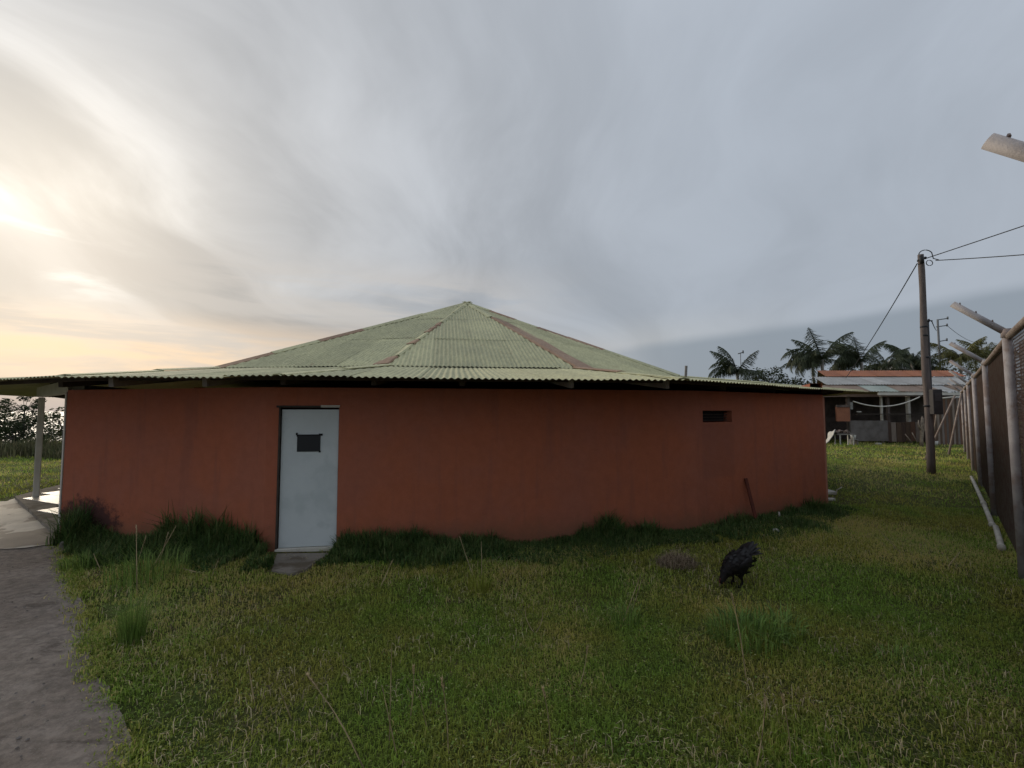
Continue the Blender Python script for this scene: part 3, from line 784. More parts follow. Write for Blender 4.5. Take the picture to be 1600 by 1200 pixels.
MB().box((23.5, 30.6, 1.45), (11.5, .15, 2.9)).build('back_wall', M_FW, far)
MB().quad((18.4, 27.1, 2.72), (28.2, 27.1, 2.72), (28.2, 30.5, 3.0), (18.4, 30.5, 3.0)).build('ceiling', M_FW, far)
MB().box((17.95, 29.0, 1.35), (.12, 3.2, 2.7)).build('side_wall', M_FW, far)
for px, w in ((1315, .16), (1366, .10), (1376, .14), (1407, .16), (1448, .16), (1494, .14)):
    MB().box((hx(px), 27.5, 1.4), (w, w, 2.75)).build('veranda_post', M_CREAM if px in (1366, 1407) else PLK[5], far)
MB().box((hx(1301), 27.2, hz(647, 27.2)), (.76, .12, .85)).build('orange_wall', M_ORW, far)
MB().box((hx(1301), 27.15, hz(634.5, 27.2)), (.8, .1, .14)).build('wall_cap', M_FW, far)
MB().box((hx(1340), 27.25, .68 + .05), (2.2, .12, 1.2)).build('plaster_wall', M_GRW, far)
MB().box((hx(1400), 27.22, hz(647, 27.2)), (6.2, .2, .06)).build('rail', M_WOOD_D, far)
x = hx(1368); k = 0
seq = (3, 2, 1, 3, 1, 4, 2, 3, 2, 1, 4, 3, 0, 5, 4)
while x < hx(1470):
    w = .30 if k % 3 else .24
    b = MB().box((x + w / 2, 27.24 + .02 * (k % 2), .66 + random.uniform(-.04, .04)), (w - .025, .04, 1.14)); b.build('plank', PLK[seq[k % len(seq)]], far); x += w; k += 1
hang = MB().box((hx(1318), 27.45, hz(634, 27.4)), (.28, .03, .42), R(4)); hang.build('hanging_cloth', mat('pale_cloth', (.40, .40, .37), (.30, .30, .27), 6, .9), far)
# plank fence beside it
pfen = empty('plank_fence', (hx(1485), 25.5, 0)); tag(pfen, 'brown plank fence between the shack and the wire fence', 'fence')
x = 23.35; k = 0
while x < 26.2:
    MB().box((x, 25.6 + .5 * (x - 23.35) * .3, 1.3 + random.uniform(-.03, .05)), (.135, .03, 2.6), R(8)).build('plank', PLK[(4, 1, 2, 1, 0, 4, 5)[k % 7]], pfen); x += .145; k += 1
MB().tube([(23.3, 25.5, 2.55), (24.6, 25.6, 2.68), (26.2, 25.95, 2.72)], .035, 6).build('top_pole', M_CREAM, pfen, True)
wire('hanging_hose', at(1333, 627, 26.6), at(1437, 620, 26.6), .42, .035, 'pale sagging hose hung along the shack veranda', M_CREAM, 'hose')

# ------------------------------------------------------------------ odds and ends by the shack
M_WHITE = mat('white_plastic', (.52, .51, .47), (.44, .42, .38), 6, .6)
def tarp():
    b = MB(); p0 = at(1285, 689, 25.5); n = 8; rows = []
    prof = [(0, 0, .0), (.35, .05, .22), (.62, .1, .55), (.72, .12, .85)]
    for j in range(n + 1):
        for (dx, dy, z) in prof:
            q = j / n
            b.v.append((p0.x - .15 + dx + .25 * q * (1 - z), 25.2 + dy + q * .6 + .03 * math.sin(11 * q + 5 * z), z * (1 - .25 * q) + .04 * math.sin(8 * q + 3 * dx) + .02))
    for j in range(n):
        for i in range(3): a = j * 4 + i; b.f.append((a, a + 1, a + 5, a + 4))
    o = b.build('white_sack', M_WHITE, None, True); md = o.modifiers.new('s', 'SOLIDIFY'); md.thickness = .03
    tag(o, 'slumped white sack beside the small table by the shack', 'sack')
tarp()
tb = empty('small_table', (hx(1309) * .92, 25.4, 0)); tag(tb, 'small pale table at the left end of the shack', 'table')
MB().box((tb.location.x, 25.4, .62), (.85, .5, .05)).build('tabletop', M_WOOD_G, tb)
for dx in (-.36, .36):
    for dy in (-.2, .2): MB().box((tb.location.x + dx, 25.4 + dy, .3), (.05, .05, .6)).build('leg', M_WHITE, tb)
def heap(name, c, sx, sy, sz, m, label, cat, n=26):
    b = MB(); r2 = random.Random(hash(name) % 99)
    for k in range(n):
        a = r2.uniform(0, 6.28); q = math.sqrt(r2.random()); z = c[2] + sz * (1 - q) * r2.random()
        b.box((c[0] + sx * q * math.cos(a), c[1] + sy * q * math.sin(a), z + .04), (r2.uniform(.08, .22), r2.uniform(.05, .15), r2.uniform(.03, .1)), r2.uniform(0, 3), r2.uniform(-.5, .5), r2.uniform(-.5, .5))
    o = b.build(name, m); tag(o, label, cat, kind='stuff'); return o
heap('scrap_heap', (tb.location.x - .1, 25.4, .65), .4, .22, .3, mat('scrap', (.10, .07, .06), (.20, .17, .15), 12, .9, lo=.5, hi=.55), 'heap of dark scrap piled on the small table', 'scrap')
def bucket(px, py, Y, r, h, label, m=M_WHITE):
    g = at(px, py, Y); b = MB(); n = 12; prof = [(r * .8, 0), (r, h), (r * .93, h), (r * .74, .03)]
    for (rr, z) in prof:
        for j in range(n): b.v.append((g.x + rr * math.cos(6.2832 * j / n), Y + rr * math.sin(6.2832 * j / n), z + .0))
    for i in range(3):
        for j in range(n): b.f.append((i * n + j, i * n + (j + 1) % n, (i + 1) * n + (j + 1) % n, (i + 1) * n + j))
    b.f.append(tuple(range(n))[::-1]); b.f.append(tuple(range(3 * n, 4 * n)))
    o = b.build('bucket', m, None, True); tag(o, label, 'bucket', 'buckets before the shack'); 
    MB().tube([(g.x + r * math.cos(q), Y, h + r * .5 * math.sin(q)) for q in np.linspace(0, math.pi, 9)], .008, 4, False).build('handle', M_WIRE, o); return o
st = empty('low_stool', (at(1333, 688, 26.2).x, 26.2, 0)); tag(st, 'low stool carrying a white bucket before the shack', 'stool')
MB().box((st.location.x, 26.2, .28), (.42, .3, .04)).build('seat', M_WOOD_G, st)
for dx in (-.17, .17): MB().box((st.location.x + dx, 26.2, .13), (.04, .26, .26)).build('leg', M_WOOD_G, st)
o = bucket(1333, 680, 26.2, .14, .24, 'white bucket on the low stool before the shack'); o.location.z = .30
bucket(1461, 684, 25.2, .13, .26, 'white bucket at the foot of the plank fence')
o = MB().box((at(1372, 685, 26).x, 26, .06), (.3, .16, .08), .3, .1).build('white_block', M_WHITE, None, bevel=.01); tag(o, 'small white block lying in grass before the planks', 'block')
o = MB().box((hx(1326), 27.22, hz(644, 27.2) + .02), (.22, .14, .08), .2).build('wash_basin', M_WHITE, None, bevel=.02); tag(o, 'white basin set on the shack rail', 'basin')
# forked pale stump
sb = Vector((at(1440, 695, 25.0).x, 25.0, 0))
stp = empty('dead_stump', sb); tag(stp, 'pale forked dead trunk leaning before the shack planks', 'stump')
M_PALE = mat('pale_bark', (.30, .245, .185), (.17, .13, .10), 9, .9, .5, 30)
MB().tube([sb + Vector(q) for q in ((0, 0, -.1), (.0, 0, .35), (.05, 0, .75), (.02, 0, 1.1), (.12, 0, 1.6))], [.09, .08, .085, .06, .03], 8).build('trunk', M_PALE, stp, True)
MB().tube([sb + Vector(q) for q in ((.05, 0, .7), (.2, 0, .95), (.16, .05, 1.3), (.22, .05, 1.5))], [.06, .06, .05, .02], 8).build('branch', M_PALE, stp, True)
MB().tube([sb + Vector(q) for q in ((.02, 0, .85), (-.12, 0, 1.1), (-.06, .05, 1.4))], [.05, .05, .02], 8).build('branch', M_PALE, stp, True)
for k, (pa, pb, lab) in enumerate((((1414, 678), (1425, 692), 'thin pale stick leaning left of the dead trunk'), ((1425, 676), (1434, 692), 'thin pale stick close beside the dead trunk'))):
    o = MB().tube([at(*pa, 25.4), at(*pb, 25.2)], .025, 6).build('leaning_stick', M_PALE, None, True); tag(o, lab, 'stick')

# ------------------------------------------------------------------ distant poles, roofs
M_FARP = mat('far_pole', (.16, .165, .17), rough=.8)
def far_pole(px, ytop, Y, arms, label, r=.12):
    t = at(px, ytop, Y); e = empty('street_pole', (t.x, Y, 0)); tag(e, label, 'pole')
    MB().tube([(t.x, Y, -.2), t], [r, r * .7], 8).build('shaft', M_FARP, e, True)
    for dz, dx0, dx1 in arms:
        MB().tube([(t.x + dx0, Y, t.z - dz), (t.x + dx1, Y, t.z - dz + .15)], .045, 6).build('crossarm', M_FARP, e, True)
        MB().tube([(t.x + dx1, Y, t.z - dz + .05), (t.x + dx1, Y, t.z - dz + .32)], .07, 6).build('insulator', M_FARP, e, True)
    return t
t1_ = far_pole(1465, 499, 45, ((.05, 0, 1.0), (.75, -.2, .9), (2.2, 0, .8)), 'grey street pole with crossarms behind the shack')
t2_ = far_pole(1533, 533, 55, ((.4, -.5, .6),), 'distant thin street pole among the yellowish palms', .09)
far_pole(1157, 552, 44, ((.05, -.25, .25),), 'thin antenna mast above the leftmost palm', .045)
wire('far_cable', t1_ + Vector((.9, 0, -.6)), t2_ + Vector((0, 0, -.3)), .4, .02, 'faint cable strung between the two distant street poles')
wire('far_cable', wh + Vector((.14, 0, .03)), t1_ + Vector((0, 0, -.8)), .3, .014, 'short cable from the conduit top to the distant street pole')
gb = at(1408, 575, 48)
fh = empty('white_gabled_house', (gb.x, 48, 0)); tag(fh, 'distant house with a white gabled roof behind the shack', 'house')
MB().add([(gb.x - 1.1, 47, 6.2), (gb.x + 1.8, 47, 5.9), (gb.x + 1.8, 50, 6.1), (gb.x - 1.1, 50, 6.2), (gb.x - .6, 48.5, 7.4), (gb.x + 1.4, 48.5, 6.8)], [(0, 1, 5, 4), (2, 3, 4, 5), (0, 4, 3), (1, 2, 5)]).build('roof', mat('far_white', (.42, .42, .42), rough=.7), fh)
MB().box((gb.x + .3, 48.5, 3), (2.4, 2.6, 6.2)).build('wall', mat('far_wall', (.30, .28, .26), rough=.9), fh)

# ------------------------------------------------------------------ trees, palms, shrubs
M_PALM = leafmat('palm_green', (.040, .055, .028), (.060, .072, .038), (.11, .095, .05), .5, .2)
M_PALMY = leafmat('palm_yellow', (.10, .105, .035), (.13, .12, .04), (.16, .13, .05), .5, .3)
M_LEAF = leafmat('leaf_dark', (.030, .045, .020), (.050, .065, .026), (.075, .075, .035), .7, .25)
M_LEAF2 = leafmat('leaf_mid', (.050, .062, .026), (.070, .080, .034), (.10, .085, .045), .7, .3)
M_LEAFP = leafmat('leaf_purple', (.075, .045, .045), (.055, .05, .03), (.14, .11, .10), 1.2, .3)
M_BARK = mat('bark', (.15, .13, .115), (.09, .075, .065), 6, .95, .5, 25)
M_PBARK = mat('palm_bark', (.33, .31, .28), (.22, .20, .18), 5, .9, .4, 20, stretch=(1, 1, 5))

def frond_mesh(name, L, droop, seed, m):
    r = random.Random(seed); b = MB(); n = 22; tint = []
    pts = []; ang = .75; p = Vector((0, 0, 0))
    for i in range(n + 1):
        pts.append(p.copy()); p = p + Vector((math.cos(ang), 0, math.sin(ang))) * L / n; ang -= droop / n * (0.6 + .9 * i / n)
    b.tube(pts[::3] + [pts[-1]], [.045 * (1 - .85 * i / (len(pts[::3]))) for i in range(len(pts[::3]) + 1)], 4, False)
    for i in range(2, n + 1):
        ll = .85 * L * .32 * math.sin(math.pi * min(1, (i / n) * .86 + .12)) + .12
        d = (pts[i] - pts[i - 1]).normalized()
        for s in (-1, 1):
            for sub in range(3):
                o = pts[i - 1].lerp(pts[i], .333 * sub); dv = (d * r.uniform(.35, .6) + Vector((0, s * r.uniform(.55, .8), r.uniform(-1.3, -.35)))).normalized()
                w = d * .021; tip = o + dv * ll * r.uniform(.8, 1.1) + Vector((0, 0, -.10 * ll)); mid = o + dv * ll * .55
                b.add([o - w, o + w, mid + w, mid - w, tip], [(0, 1, 2, 3), (3, 2, 4)])
    me = b.mesh(name); me.materials.append(m)
    a = me.attributes.new('tint', 'FLOAT', 'FACE'); a.data.foreach_set('value', [r.random() * .8 for _ in me.polygons])
    return me
FR = {k: [frond_mesh('frond', 3.1, d, i, m) for i, d in enumerate((1.7, 2.3, 2.9, .9))] for k, m in (('g', M_PALM), ('y', M_PALMY))}
def palm(px, py, Y, label, n=14, size=1.0, kind='g', wind=None, seed=1, trunk_px=None):
    r = random.Random(seed); c = at(px, py, Y); e = empty('palm_tree', (c.x + .3, Y, gzf(c.x, Y))); tag(e, label, 'palm', 'palms behind the houses')
    H = c.z - e.location.z
    tr = [Vector((c.x + .3, Y, e.location.z - .2)), Vector((c.x + .22, Y, e.location.z + H * .4)), Vector((c.x + .05, Y, e.location.z + H * .75)), c]
    MB().tube(tr, [.16, .13, .11, .13], 9).build('trunk', M_PBARK, e, True)
    for k in range(n):
        az = 2 * math.pi * k / n + r.uniform(-.25, .25)
        if wind is not None and r.random() < .55: az = wind + r.uniform(-.9, .9)
        f = link('frond', r.choice(FR[kind][:3] if k % 5 else FR[kind][3:]), None, e)
        f.location = c - e.location; s = size * r.uniform(.8, 1.1); f.scale = (s, s, s)
        f.rotation_euler = (r.uniform(-.3, .3), r.uniform(-.55, .45) if k % 5 else -.35, az)
    return e
palm(1152, 582, 40, 'leftmost palm, below a thin antenna mast', 12, 1.0, 'g', math.pi, 3)
palm(1284, 562, 39, 'tallest palm with pale trunk and fronds blown left', 15, 1.15, 'g', math.pi, 5)
palm(1270, 574, 41, 'shorter palm half hidden by the tallest palm', 9, .9, 'g', math.pi, 11)
palm(1346, 566, 42, 'dark palm touched by the slanting cable', 15, 1.2, 'g', math.pi * .9, 8)
palm(1386, 572, 44, 'small palm right of the slanting cable', 10, .9, 'g', None, 13)
palm(1425, 566, 46, 'palm between the white gable and the wooden pole', 13, 1.1, 'g', math.pi, 17)
palm(1500, 562, 44, 'yellowish palm left of the distant thin street pole', 13, 1.0, 'y', None, 21)
palm(1541, 558, 46, 'yellowish palm right of the distant thin street pole', 13, 1.0, 'y', None, 25)
palm(1445, 578, 47, 'low palm close behind the wooden pole', 10, .9, 'g', None, 29)

def leaf_cloud(cl, per, spread, size, rng, flat=.5):
    """quads scattered round clump centres"""
    c = np.repeat(np.array([tuple(q) for q in cl]), per, 0); n = len(c)
    d = rng.normal(size=(n, 3)); d /= np.linalg.norm(d, axis=1)[:, None] + 1e-9
    p = c + d * (spread * rng.random(n) ** .45)[:, None] * np.array([1, 1, .75])
    a = rng.normal(size=(n, 3)); a[:, 2] *= flat; a /= np.linalg.norm(a, axis=1)[:, None]
    b = np.cross(a, rng.normal(size=(n, 3))); b /= np.linalg.norm(b, axis=1)[:, None] + 1e-9
    s = size * (.6 + .8 * rng.random(n)); w = (s * .42)[:, None]; l = s[:, None]
    v = np.stack([p - a * l * .5, p + b * w * .5, p + a * l * .5, p - b * w * .5], 1).reshape(-1, 3)
    f = np.arange(n * 4).reshape(n, 4)
    return v, f, rng.random(n) * .85
def tree(name, base, rx, rz, zc, label, cat, m, clumps=40, per=70, size=.16, spread=.45, seed=0, group=None, trunk_r=.12, limbs=7, ry=None):
    rng = np.random.default_rng(seed); base = Vector(base); e = empty(name, base); tag(e, label, cat, group); ry = ry or rx
    cl = []
    while len(cl) < clumps:
        q = rng.uniform(-1, 1, 3)
        if np.linalg.norm(q) < 1 and np.linalg.norm(q) > .35: cl.append(base + Vector((q[0] * rx, q[1] * ry, zc + q[2] * rz)))
    v, f, t = leaf_cloud(cl, per, spread, size, rng)
    v = v - np.array(tuple(base)); me = npmesh('crown', v, f, t); link('crown', me, m, e)
    b = MB(); fork = base + Vector((0, 0, max(.3, zc - rz * .6)))
    b.tube([base + Vector((0, 0, -.2)), base.lerp(fork, .5) + Vector((.05, 0, 0)), fork], [trunk_r, trunk_r * .8, trunk_r * .7], 8)
    for q in cl[:limbs * 2]: b.tube([fork, fork.lerp(q, .5) + Vector((0, 0, .1)), q], [trunk_r * .5, trunk_r * .3, trunk_r * .1], 5, False)
    b.build('trunk', M_BARK, e, True)
    return e
def G(px, Y): x = at(px, 642, Y).x; return (x, Y, gzf(x, Y))
tree('broadleaf_tree', G(1203, 42), 1.5, 1.3, 4.7, 'round dark tree between the leftmost and tallest palms', 'tree', M_LEAF, 26, 60, .22, .55, 1)
tree('broadleaf_tree', G(1175, 43), 1.6, 1.1, 4.0, 'dark tree at the right foot of the leftmost palm', 'tree', M_LEAF, 22, 60, .22, .6, 2)
tree('broadleaf_tree', G(1128, 43), 1.5, .9, 3.6, 'dark bush at the left foot of the leftmost palm', 'tree', M_LEAF, 22, 60, .22, .6, 3)
tree('broadleaf_tree', G(1253, 41), 2.2, 1.2, 3.5, 'olive bush under the tallest palm', 'tree', M_LEAF2, 28, 60, .22, .6, 4)
tree('broadleaf_tree', G(1322, 44), 1.6, 2.0, 4.2, 'dark tree behind the left end of the shack roof', 'tree', M_LEAF, 34, 60, .24, .7, 5)
tree('broadleaf_tree', G(1370, 45), 2.2, 1.8, 4.8, 'dark tree behind the orange roof', 'tree', M_LEAF, 36, 60, .24, .7, 6)
tree('broadleaf_tree', G(1440, 52), 2.8, 1.8, 5.2, 'dark tree right of the white gable', 'tree', M_LEAF, 36, 60, .26, .7, 7)
tree('broadleaf_tree', G(1520, 50), 3.6, 2.0, 5.2, 'olive tree between the two yellowish palms', 'tree', M_LEAF2, 44, 60, .26, .8, 8)
# left, beyond the porch
tree('shrub', (-23.0, 21.5, 0), 1.7, .95, .95, 'dense dark shrub left of the porch column', 'shrub', M_LEAF, 60, 110, .12, .42, 11, 'shrubs above the sea', .06)
tree('shrub', (-22.6, 21.4, 0), .8, .4, 2.15, 'thin leafy sapling rising above the dense shrub', 'shrub', M_LEAF, 12, 50, .13, .2, 12, 'shrubs above the sea', .03)
tree('shrub', (-20.2, 20.8, 0), .9, .6, 1.35, 'sparse branching shrub between porch column and red wall', 'shrub', M_LEAF2, 22, 40, .12, .22, 13, 'shrubs above the sea', .035)
tree('shrub', (-20.9, 22.0, 0), 1.6, .7, .65, 'low shrub directly behind the porch column', 'shrub', M_LEAF, 30, 80, .12, .4, 14, 'shrubs above the sea', .05)
tree('shrub', (-26.2, 23.0, -.1), 1.7, 1.1, 1.4, 'dark shrub at the far left edge', 'shrub', M_LEAF, 36, 80, .13, .45, 15, 'shrubs above the sea', .06)
tree('shrub', (-19.0, 22.4, 0), 1.3, .5, .5, 'low olive shrub beside the red wall corner', 'shrub', M_LEAF2, 24, 80, .11, .35, 16, 'shrubs above the sea', .04)
def reeds():
    rng = np.random.default_rng(77); n = 9000; x = rng.uniform(-30, -15, n); y = 19.6 + rng.normal(0, .5, n) - .06 * (x + 20)
    me = blade_mesh('reeds', x, y, gz(x, y), rng.uniform(.25, .85, n) * (.4 + vnoise(x, y, .8, 3)), .03 * (.5 + rng.random(n)), np.abs(rng.normal(.3, .25, n)), rng)
    o = link('reeds', me, leafmat('reed_olive', (.13, .125, .065), (.10, .115, .05), (.22, .18, .11), 1.0, .3)); tag(o, 'tall olive grass in front of the shrubs at left', 'grass', kind='stuff')
# behind the wire fence
for k, (x, y, rx, h, lab, m) in enumerate(((8.6, 5.6, 1.3, 1.3, 'nearest reddish shrub behind the fence netting', M_LEAFP), (11.6, 8.9, 1.5, 1.1, 'second reddish shrub behind the fence netting', M_LEAFP), (15.2, 12.2, 1.6, 1.0, 'dark shrub behind the far fence netting', M_LEAF))):
    tree('shrub', (x, y, 0), rx, h, 1.75, lab, 'shrub', m, 40, 70, .13, .45, 30 + k, 'shrubs behind the fence', .07)

# ------------------------------------------------------------------ blades of grass as real geometry
def vnoise(x, y, sc, seed):
    x = x * sc + seed * 17.3 + 500; y = y * sc + seed * 9.1 + 500; xi = np.floor(x).astype(np.int64); yi = np.floor(y).astype(np.int64); fx = x - xi; fy = y - yi
    def h(a, b):
        q = (a * 374761393 + b * 668265263 + seed * 982451653) & 0x7fffffff; q = ((q ^ (q >> 13)) * 1274126177) & 0x7fffffff
        return (q ^ (q >> 16)) % 10007 / 10007.0
    fx = fx * fx * (3 - 2 * fx); fy = fy * fy * (3 - 2 * fy)
    return (h(xi, yi) * (1 - fx) + h(xi + 1, yi) * fx) * (1 - fy) + (h(xi, yi + 1) * (1 - fx) + h(xi + 1, yi + 1) * fx) * fy
def blade_mesh(name, x, y, z, h, w, lean, rng, tint=None, az=None, simple=False):
    n = len(x); az = rng.random(n) * 2 * np.pi if az is None else az
    dx, dy = np.cos(az), np.sin(az); tw = az + np.pi / 2 + rng.normal(size=n) * .5; wx, wy = np.cos(tw) * w / 2, np.sin(tw) * w / 2
    up = h * np.cos(lean * .6); out = h * np.sin(lean * .6) * .5
    b0 = np.stack([x, y, z - .01], 1); W = np.stack([wx, wy, np.zeros(n)], 1)
    mid = np.stack([x + dx * out * .45, y + dy * out * .45, z + up * .58], 1)
    tip = np.stack([x + dx * h * np.sin(lean), y + dy * h * np.sin(lean), z + h * np.maximum(np.cos(lean), .12)], 1)
    t = rng.random(n) if tint is None else tint
    if simple:
        v = np.stack([b0 - W, b0 + W, tip], 1).reshape(-1, 3); f = np.arange(3 * n).reshape(n, 3); return npmesh(name, v, f, t)
    v = np.stack([b0 - W, b0 + W, mid - W * .85, mid + W * .85, tip], 1).reshape(-1, 3)
    i = (np.arange(n) * 5)[:, None]
    f = np.stack([i + np.array([0, 1, 3]), i + np.array([0, 3, 2]), i + np.array([2, 3, 4])], 1).reshape(-1, 3)
    return npmesh(name, v, f, np.repeat(t, 3))

M_GRASS = leafmat('lawn_grass', (.240, .370, .060), (.385, .370, .082), (.52, .40, .190), .7, .5, .55)
M_TALL = leafmat('tuft_grass', (.19, .31, .075), (.22, .32, .08), (.30, .31, .12), 2.0, .4, .5)
M_WEED = leafmat('shaded_weed_green', (.060, .120, .032), (.085, .140, .038), (.15, .16, .06), 1.4, .3, .55)  # deep weed green, darkened further for the shade along the wall
M_STRAW = leafmat('dry_straw', (.52, .43, .27), (.46, .37, .22), (.56, .47, .32), 3, .3, .7)
STEP = [tuple(gnd(*q)[:2]) for q in ((422, 897), (455, 902), (480, 896), (502, 877), (528, 864), (430, 864))]
HOUSE_OUT = offset_poly(WV, -.03)

def lawn(name, x0, x1, y0, y1, dens, h0, h1, w, seed, simple, label):
    rng = np.random.default_rng(seed); n = int((x1 - x0) * (y1 - y0) * dens)
    x = rng.uniform(x0, x1, n); y = rng.uniform(y0, y1, n)
    jx = x + .10 + (vnoise(x, y, 3.0, 1) - .5) * .28 + (vnoise(x, y, 11.0, 5) - .5) * .3 + rng.normal(size=n) * .05; jy = y + (vnoise(x, y, 3.0, 2) - .5) * .2
    keep = ~(inpoly(jx, jy, PATH) | inpoly(jx, jy, APRON) | inpoly(x, y, HOUSE_OUT) | inpoly(x, y, PORCH) | inpoly(jx * .4 + x * .6, jy * .4 + y * .6, STEP))
    keep &= (np.abs(x) < y * 1.35 + 2.2)
    bare = vnoise(x, y, 1.1, 8) * .65 + vnoise(x, y, 4.0, 9) * .35
    hp = gnd(1120, 905); bd = np.exp(-(((x - hp.x) / .9) ** 2 + ((y - hp.y) / .35) ** 2))
    keep &= rng.random(n) > np.clip((bare - .66) * 4, 0, .6) + bd * .5
    x, y = x[keep], y[keep]; n = len(x)
    tall = vnoise(x, y, .9, 3); tall2 = vnoise(x, y, 2.6, 4)
    q = gnd(1205, 1160); yel = np.exp(-(((x - q.x) / .35) ** 2 + ((y - q.y) / .45) ** 2))
    h = (h0 + (h1 - h0) * (tall * .6 + tall2 * .4)) * (.45 + .9 * rng.random(n)) * (1 + 1.3 * yel)
    lean = np.abs(rng.normal(1.0, .48, n)).clip(.05, 1.5) * (1 - .5 * yel)
    dry = vnoise(x, y, .55, 6) * .65 + vnoise(x, y, 1.9, 7) * .35
    t = np.where(rng.random(n) < np.clip((dry - .42) * 2.4, .03, .8) + .25 * yel, rng.uniform(.72, 1, n), rng.uniform(0, .72, n))
    me = blade_mesh(name, x, y, gz(x, y), h, w * (.6 + .8 * rng.random(n)), lean, rng, t, None, simple)
    o = link(name, me, M_GRASS); tag(o, label, 'grass', kind='stuff'); return o
lawn('short_grass', -3.6, 5.2, 1.7, 4.6, 7500, .026, .060, .0062, 101, False, 'short grass of the foreground lawn')
lawn('short_grass', -9.0, 9.5, 4.6, 9.2, 3000, .04, .085, .008, 102, False, 'short grass between foreground and red house')
lawn('short_grass', -24, 22, 9.2, 18, 420, .05, .11, .02, 103, True, 'short grass of the lawn right of the house')
lawn('short_grass', -34, 34, 18, 30, 110, .06, .16, .04, 104, True, 'far short grass before the shack and shrubs')

def lawn_litter():
    rng = np.random.default_rng(66); n = 36000; y = 1.8 + 7.4 * rng.random(n) ** 1.2; x = rng.uniform(-1, 1, n) * (y * 1.2 + .6)
    keep = ~(inpoly(x, y, PATH) | inpoly(x, y, APRON) | inpoly(x, y, HOUSE_OUT) | inpoly(x, y, PORCH) | inpoly(x, y, STEP))
    keep &= vnoise(x, y, 1.7, 21) + vnoise(x, y, 5, 22) * .5 > .55
    x, y = x[keep], y[keep]; n = len(x); z = gz(x, y) + rng.uniform(.015, .05, n); a = rng.random(n) * 6.283; s = rng.uniform(.004, .008, n) * (1 + .10 * y)
    d = np.stack([np.cos(a), np.sin(a), rng.normal(0, .35, n)], 1) * s[:, None]; e = np.stack([-np.sin(a), np.cos(a), rng.normal(0, .35, n)], 1) * (s * .62)[:, None]; p = np.stack([x, y, z], 1)
    v = np.stack([p - d, p + e, p + d, p - e], 1).reshape(-1, 3)
    o = link('lawn_clover', npmesh('lawn_clover', v, np.arange(4 * n).reshape(n, 4), rng.random(n)), leafmat('clover', (.16, .27, .05), (.20, .26, .06), (.36, .32, .16), 1.5, .3)); tag(o, 'small broad leaves among the lawn grass', 'clover', kind='stuff')
    n = 14000; y = 1.8 + 7 * rng.random(n) ** 1.4; x = rng.uniform(-1, 1, n) * (y * 1.2 + .6)
    keep = ~(inpoly(x - .1, y, PATH) | inpoly(x, y, APRON) | inpoly(x, y, HOUSE_OUT) | inpoly(x, y, PORCH)); keep &= vnoise(x, y, .9, 31) + vnoise(x, y, 3.1, 32) * .6 > .72
    x, y = x[keep], y[keep]; n = len(x)
    me = blade_mesh('dry_straw', x, y, gz(x, y) + .02, rng.uniform(.03, .11, n), np.full(n, .0045), rng.uniform(1.0, 1.5, n), rng)
    o = link('dry_straw', me, M_STRAW); tag(o, 'dry straw bits strewn over the lawn', 'straw', kind='stuff')
lawn_litter()
def edge_grass():
    rng = np.random.default_rng(88); E_ = np.array(PATH[2:11]); n = 1500; X = []
    for a, b in zip(E_[:-1], E_[1:]):
        L = np.linalg.norm(b - a); k = int(L * n); f = rng.random(k)[:, None]; d = (b - a) / L
        X.append(a + (b - a) * f + np.array([-d[1], d[0]]) * rng.normal(-.01, .055, k)[:, None])
    X = np.concatenate(X); x, y = X[:, 0], X[:, 1]; k = rng.random(len(x)) < vnoise(x, y, 5, 41) * 1.2; x, y = x[k], y[k]; n = len(x)
    me = blade_mesh('edge_grass', x, y, gz(x, y) * .6 + .015, rng.uniform(.015, .06, n), .006 * (.6 + rng.random(n)), np.abs(rng.normal(1.0, .4, n)).clip(0, 1.45), rng)
    o = link('edge_grass', me, M_GRASS); tag(o, 'grass creeping over the path edge', 'grass', kind='stuff')
edge_grass()
def wall_weeds():
    rng = np.random.default_rng(55); P = []
    for i, dens in ((0, 10000), (1, 10500), (2, 5200)):
        a, b = np.array(WV[i]), np.array(WV[i + 1]); L = np.linalg.norm(b - a); d = (b - a) / L; nrm = np.array([d[1], -d[0]])
        n = int(L * dens * .62); s = rng.uniform(0, L, n); o = .03 + np.abs(rng.normal(0, .48, n))
        p = a + d * s[:, None] + nrm * o[:, None]; P.append(np.concatenate([p, o[:, None], np.full((n, 1), i)], 1))
    P = np.concatenate(P); x, y, o = P[:, 0], P[:, 1], P[:, 2]
    jx = x + (vnoise(x, y, 4, 3) - .5) * .25
    keep = ~(inpoly(jx, y, STEP) | inpoly(x, y, APRON) | inpoly(x, y, PORCH) | inpoly(jx, y, PATH)) & (o < .45 + .7 * vnoise(x, y, 1.2, 4))
    dx0 = po1(DS0 - .05, 0); dx1 = po1(DS1 + .02, 0)
    keep &= ~((x > dx0.x) & (x < dx1.x) & (o < .5))
    x, y, o, wi = x[keep], y[keep], o[keep], P[keep, 3]; n = len(x)
    h = (.08 + .28 * vnoise(x, y, 1.8, 5) ** 1.5 * (.4 + 1.2 * vnoise(x, y, 6, 6))) * np.exp(-o * .9) * (.5 + .8 * rng.random(n))
    h *= np.where(wi == 0, 1.7, 1.1) * np.where(x > 4.6, .8, 1)
    me = blade_mesh('wall_weeds', x, y, gz(x, y), h, .012 * (.5 + rng.random(n)), np.abs(rng.normal(.5, .35, n)), rng)
    ob = link('wall_weeds', me, M_WEED); tag(ob, 'dark green weeds along the foot of the red wall', 'weeds', kind='stuff')
wall_weeds()

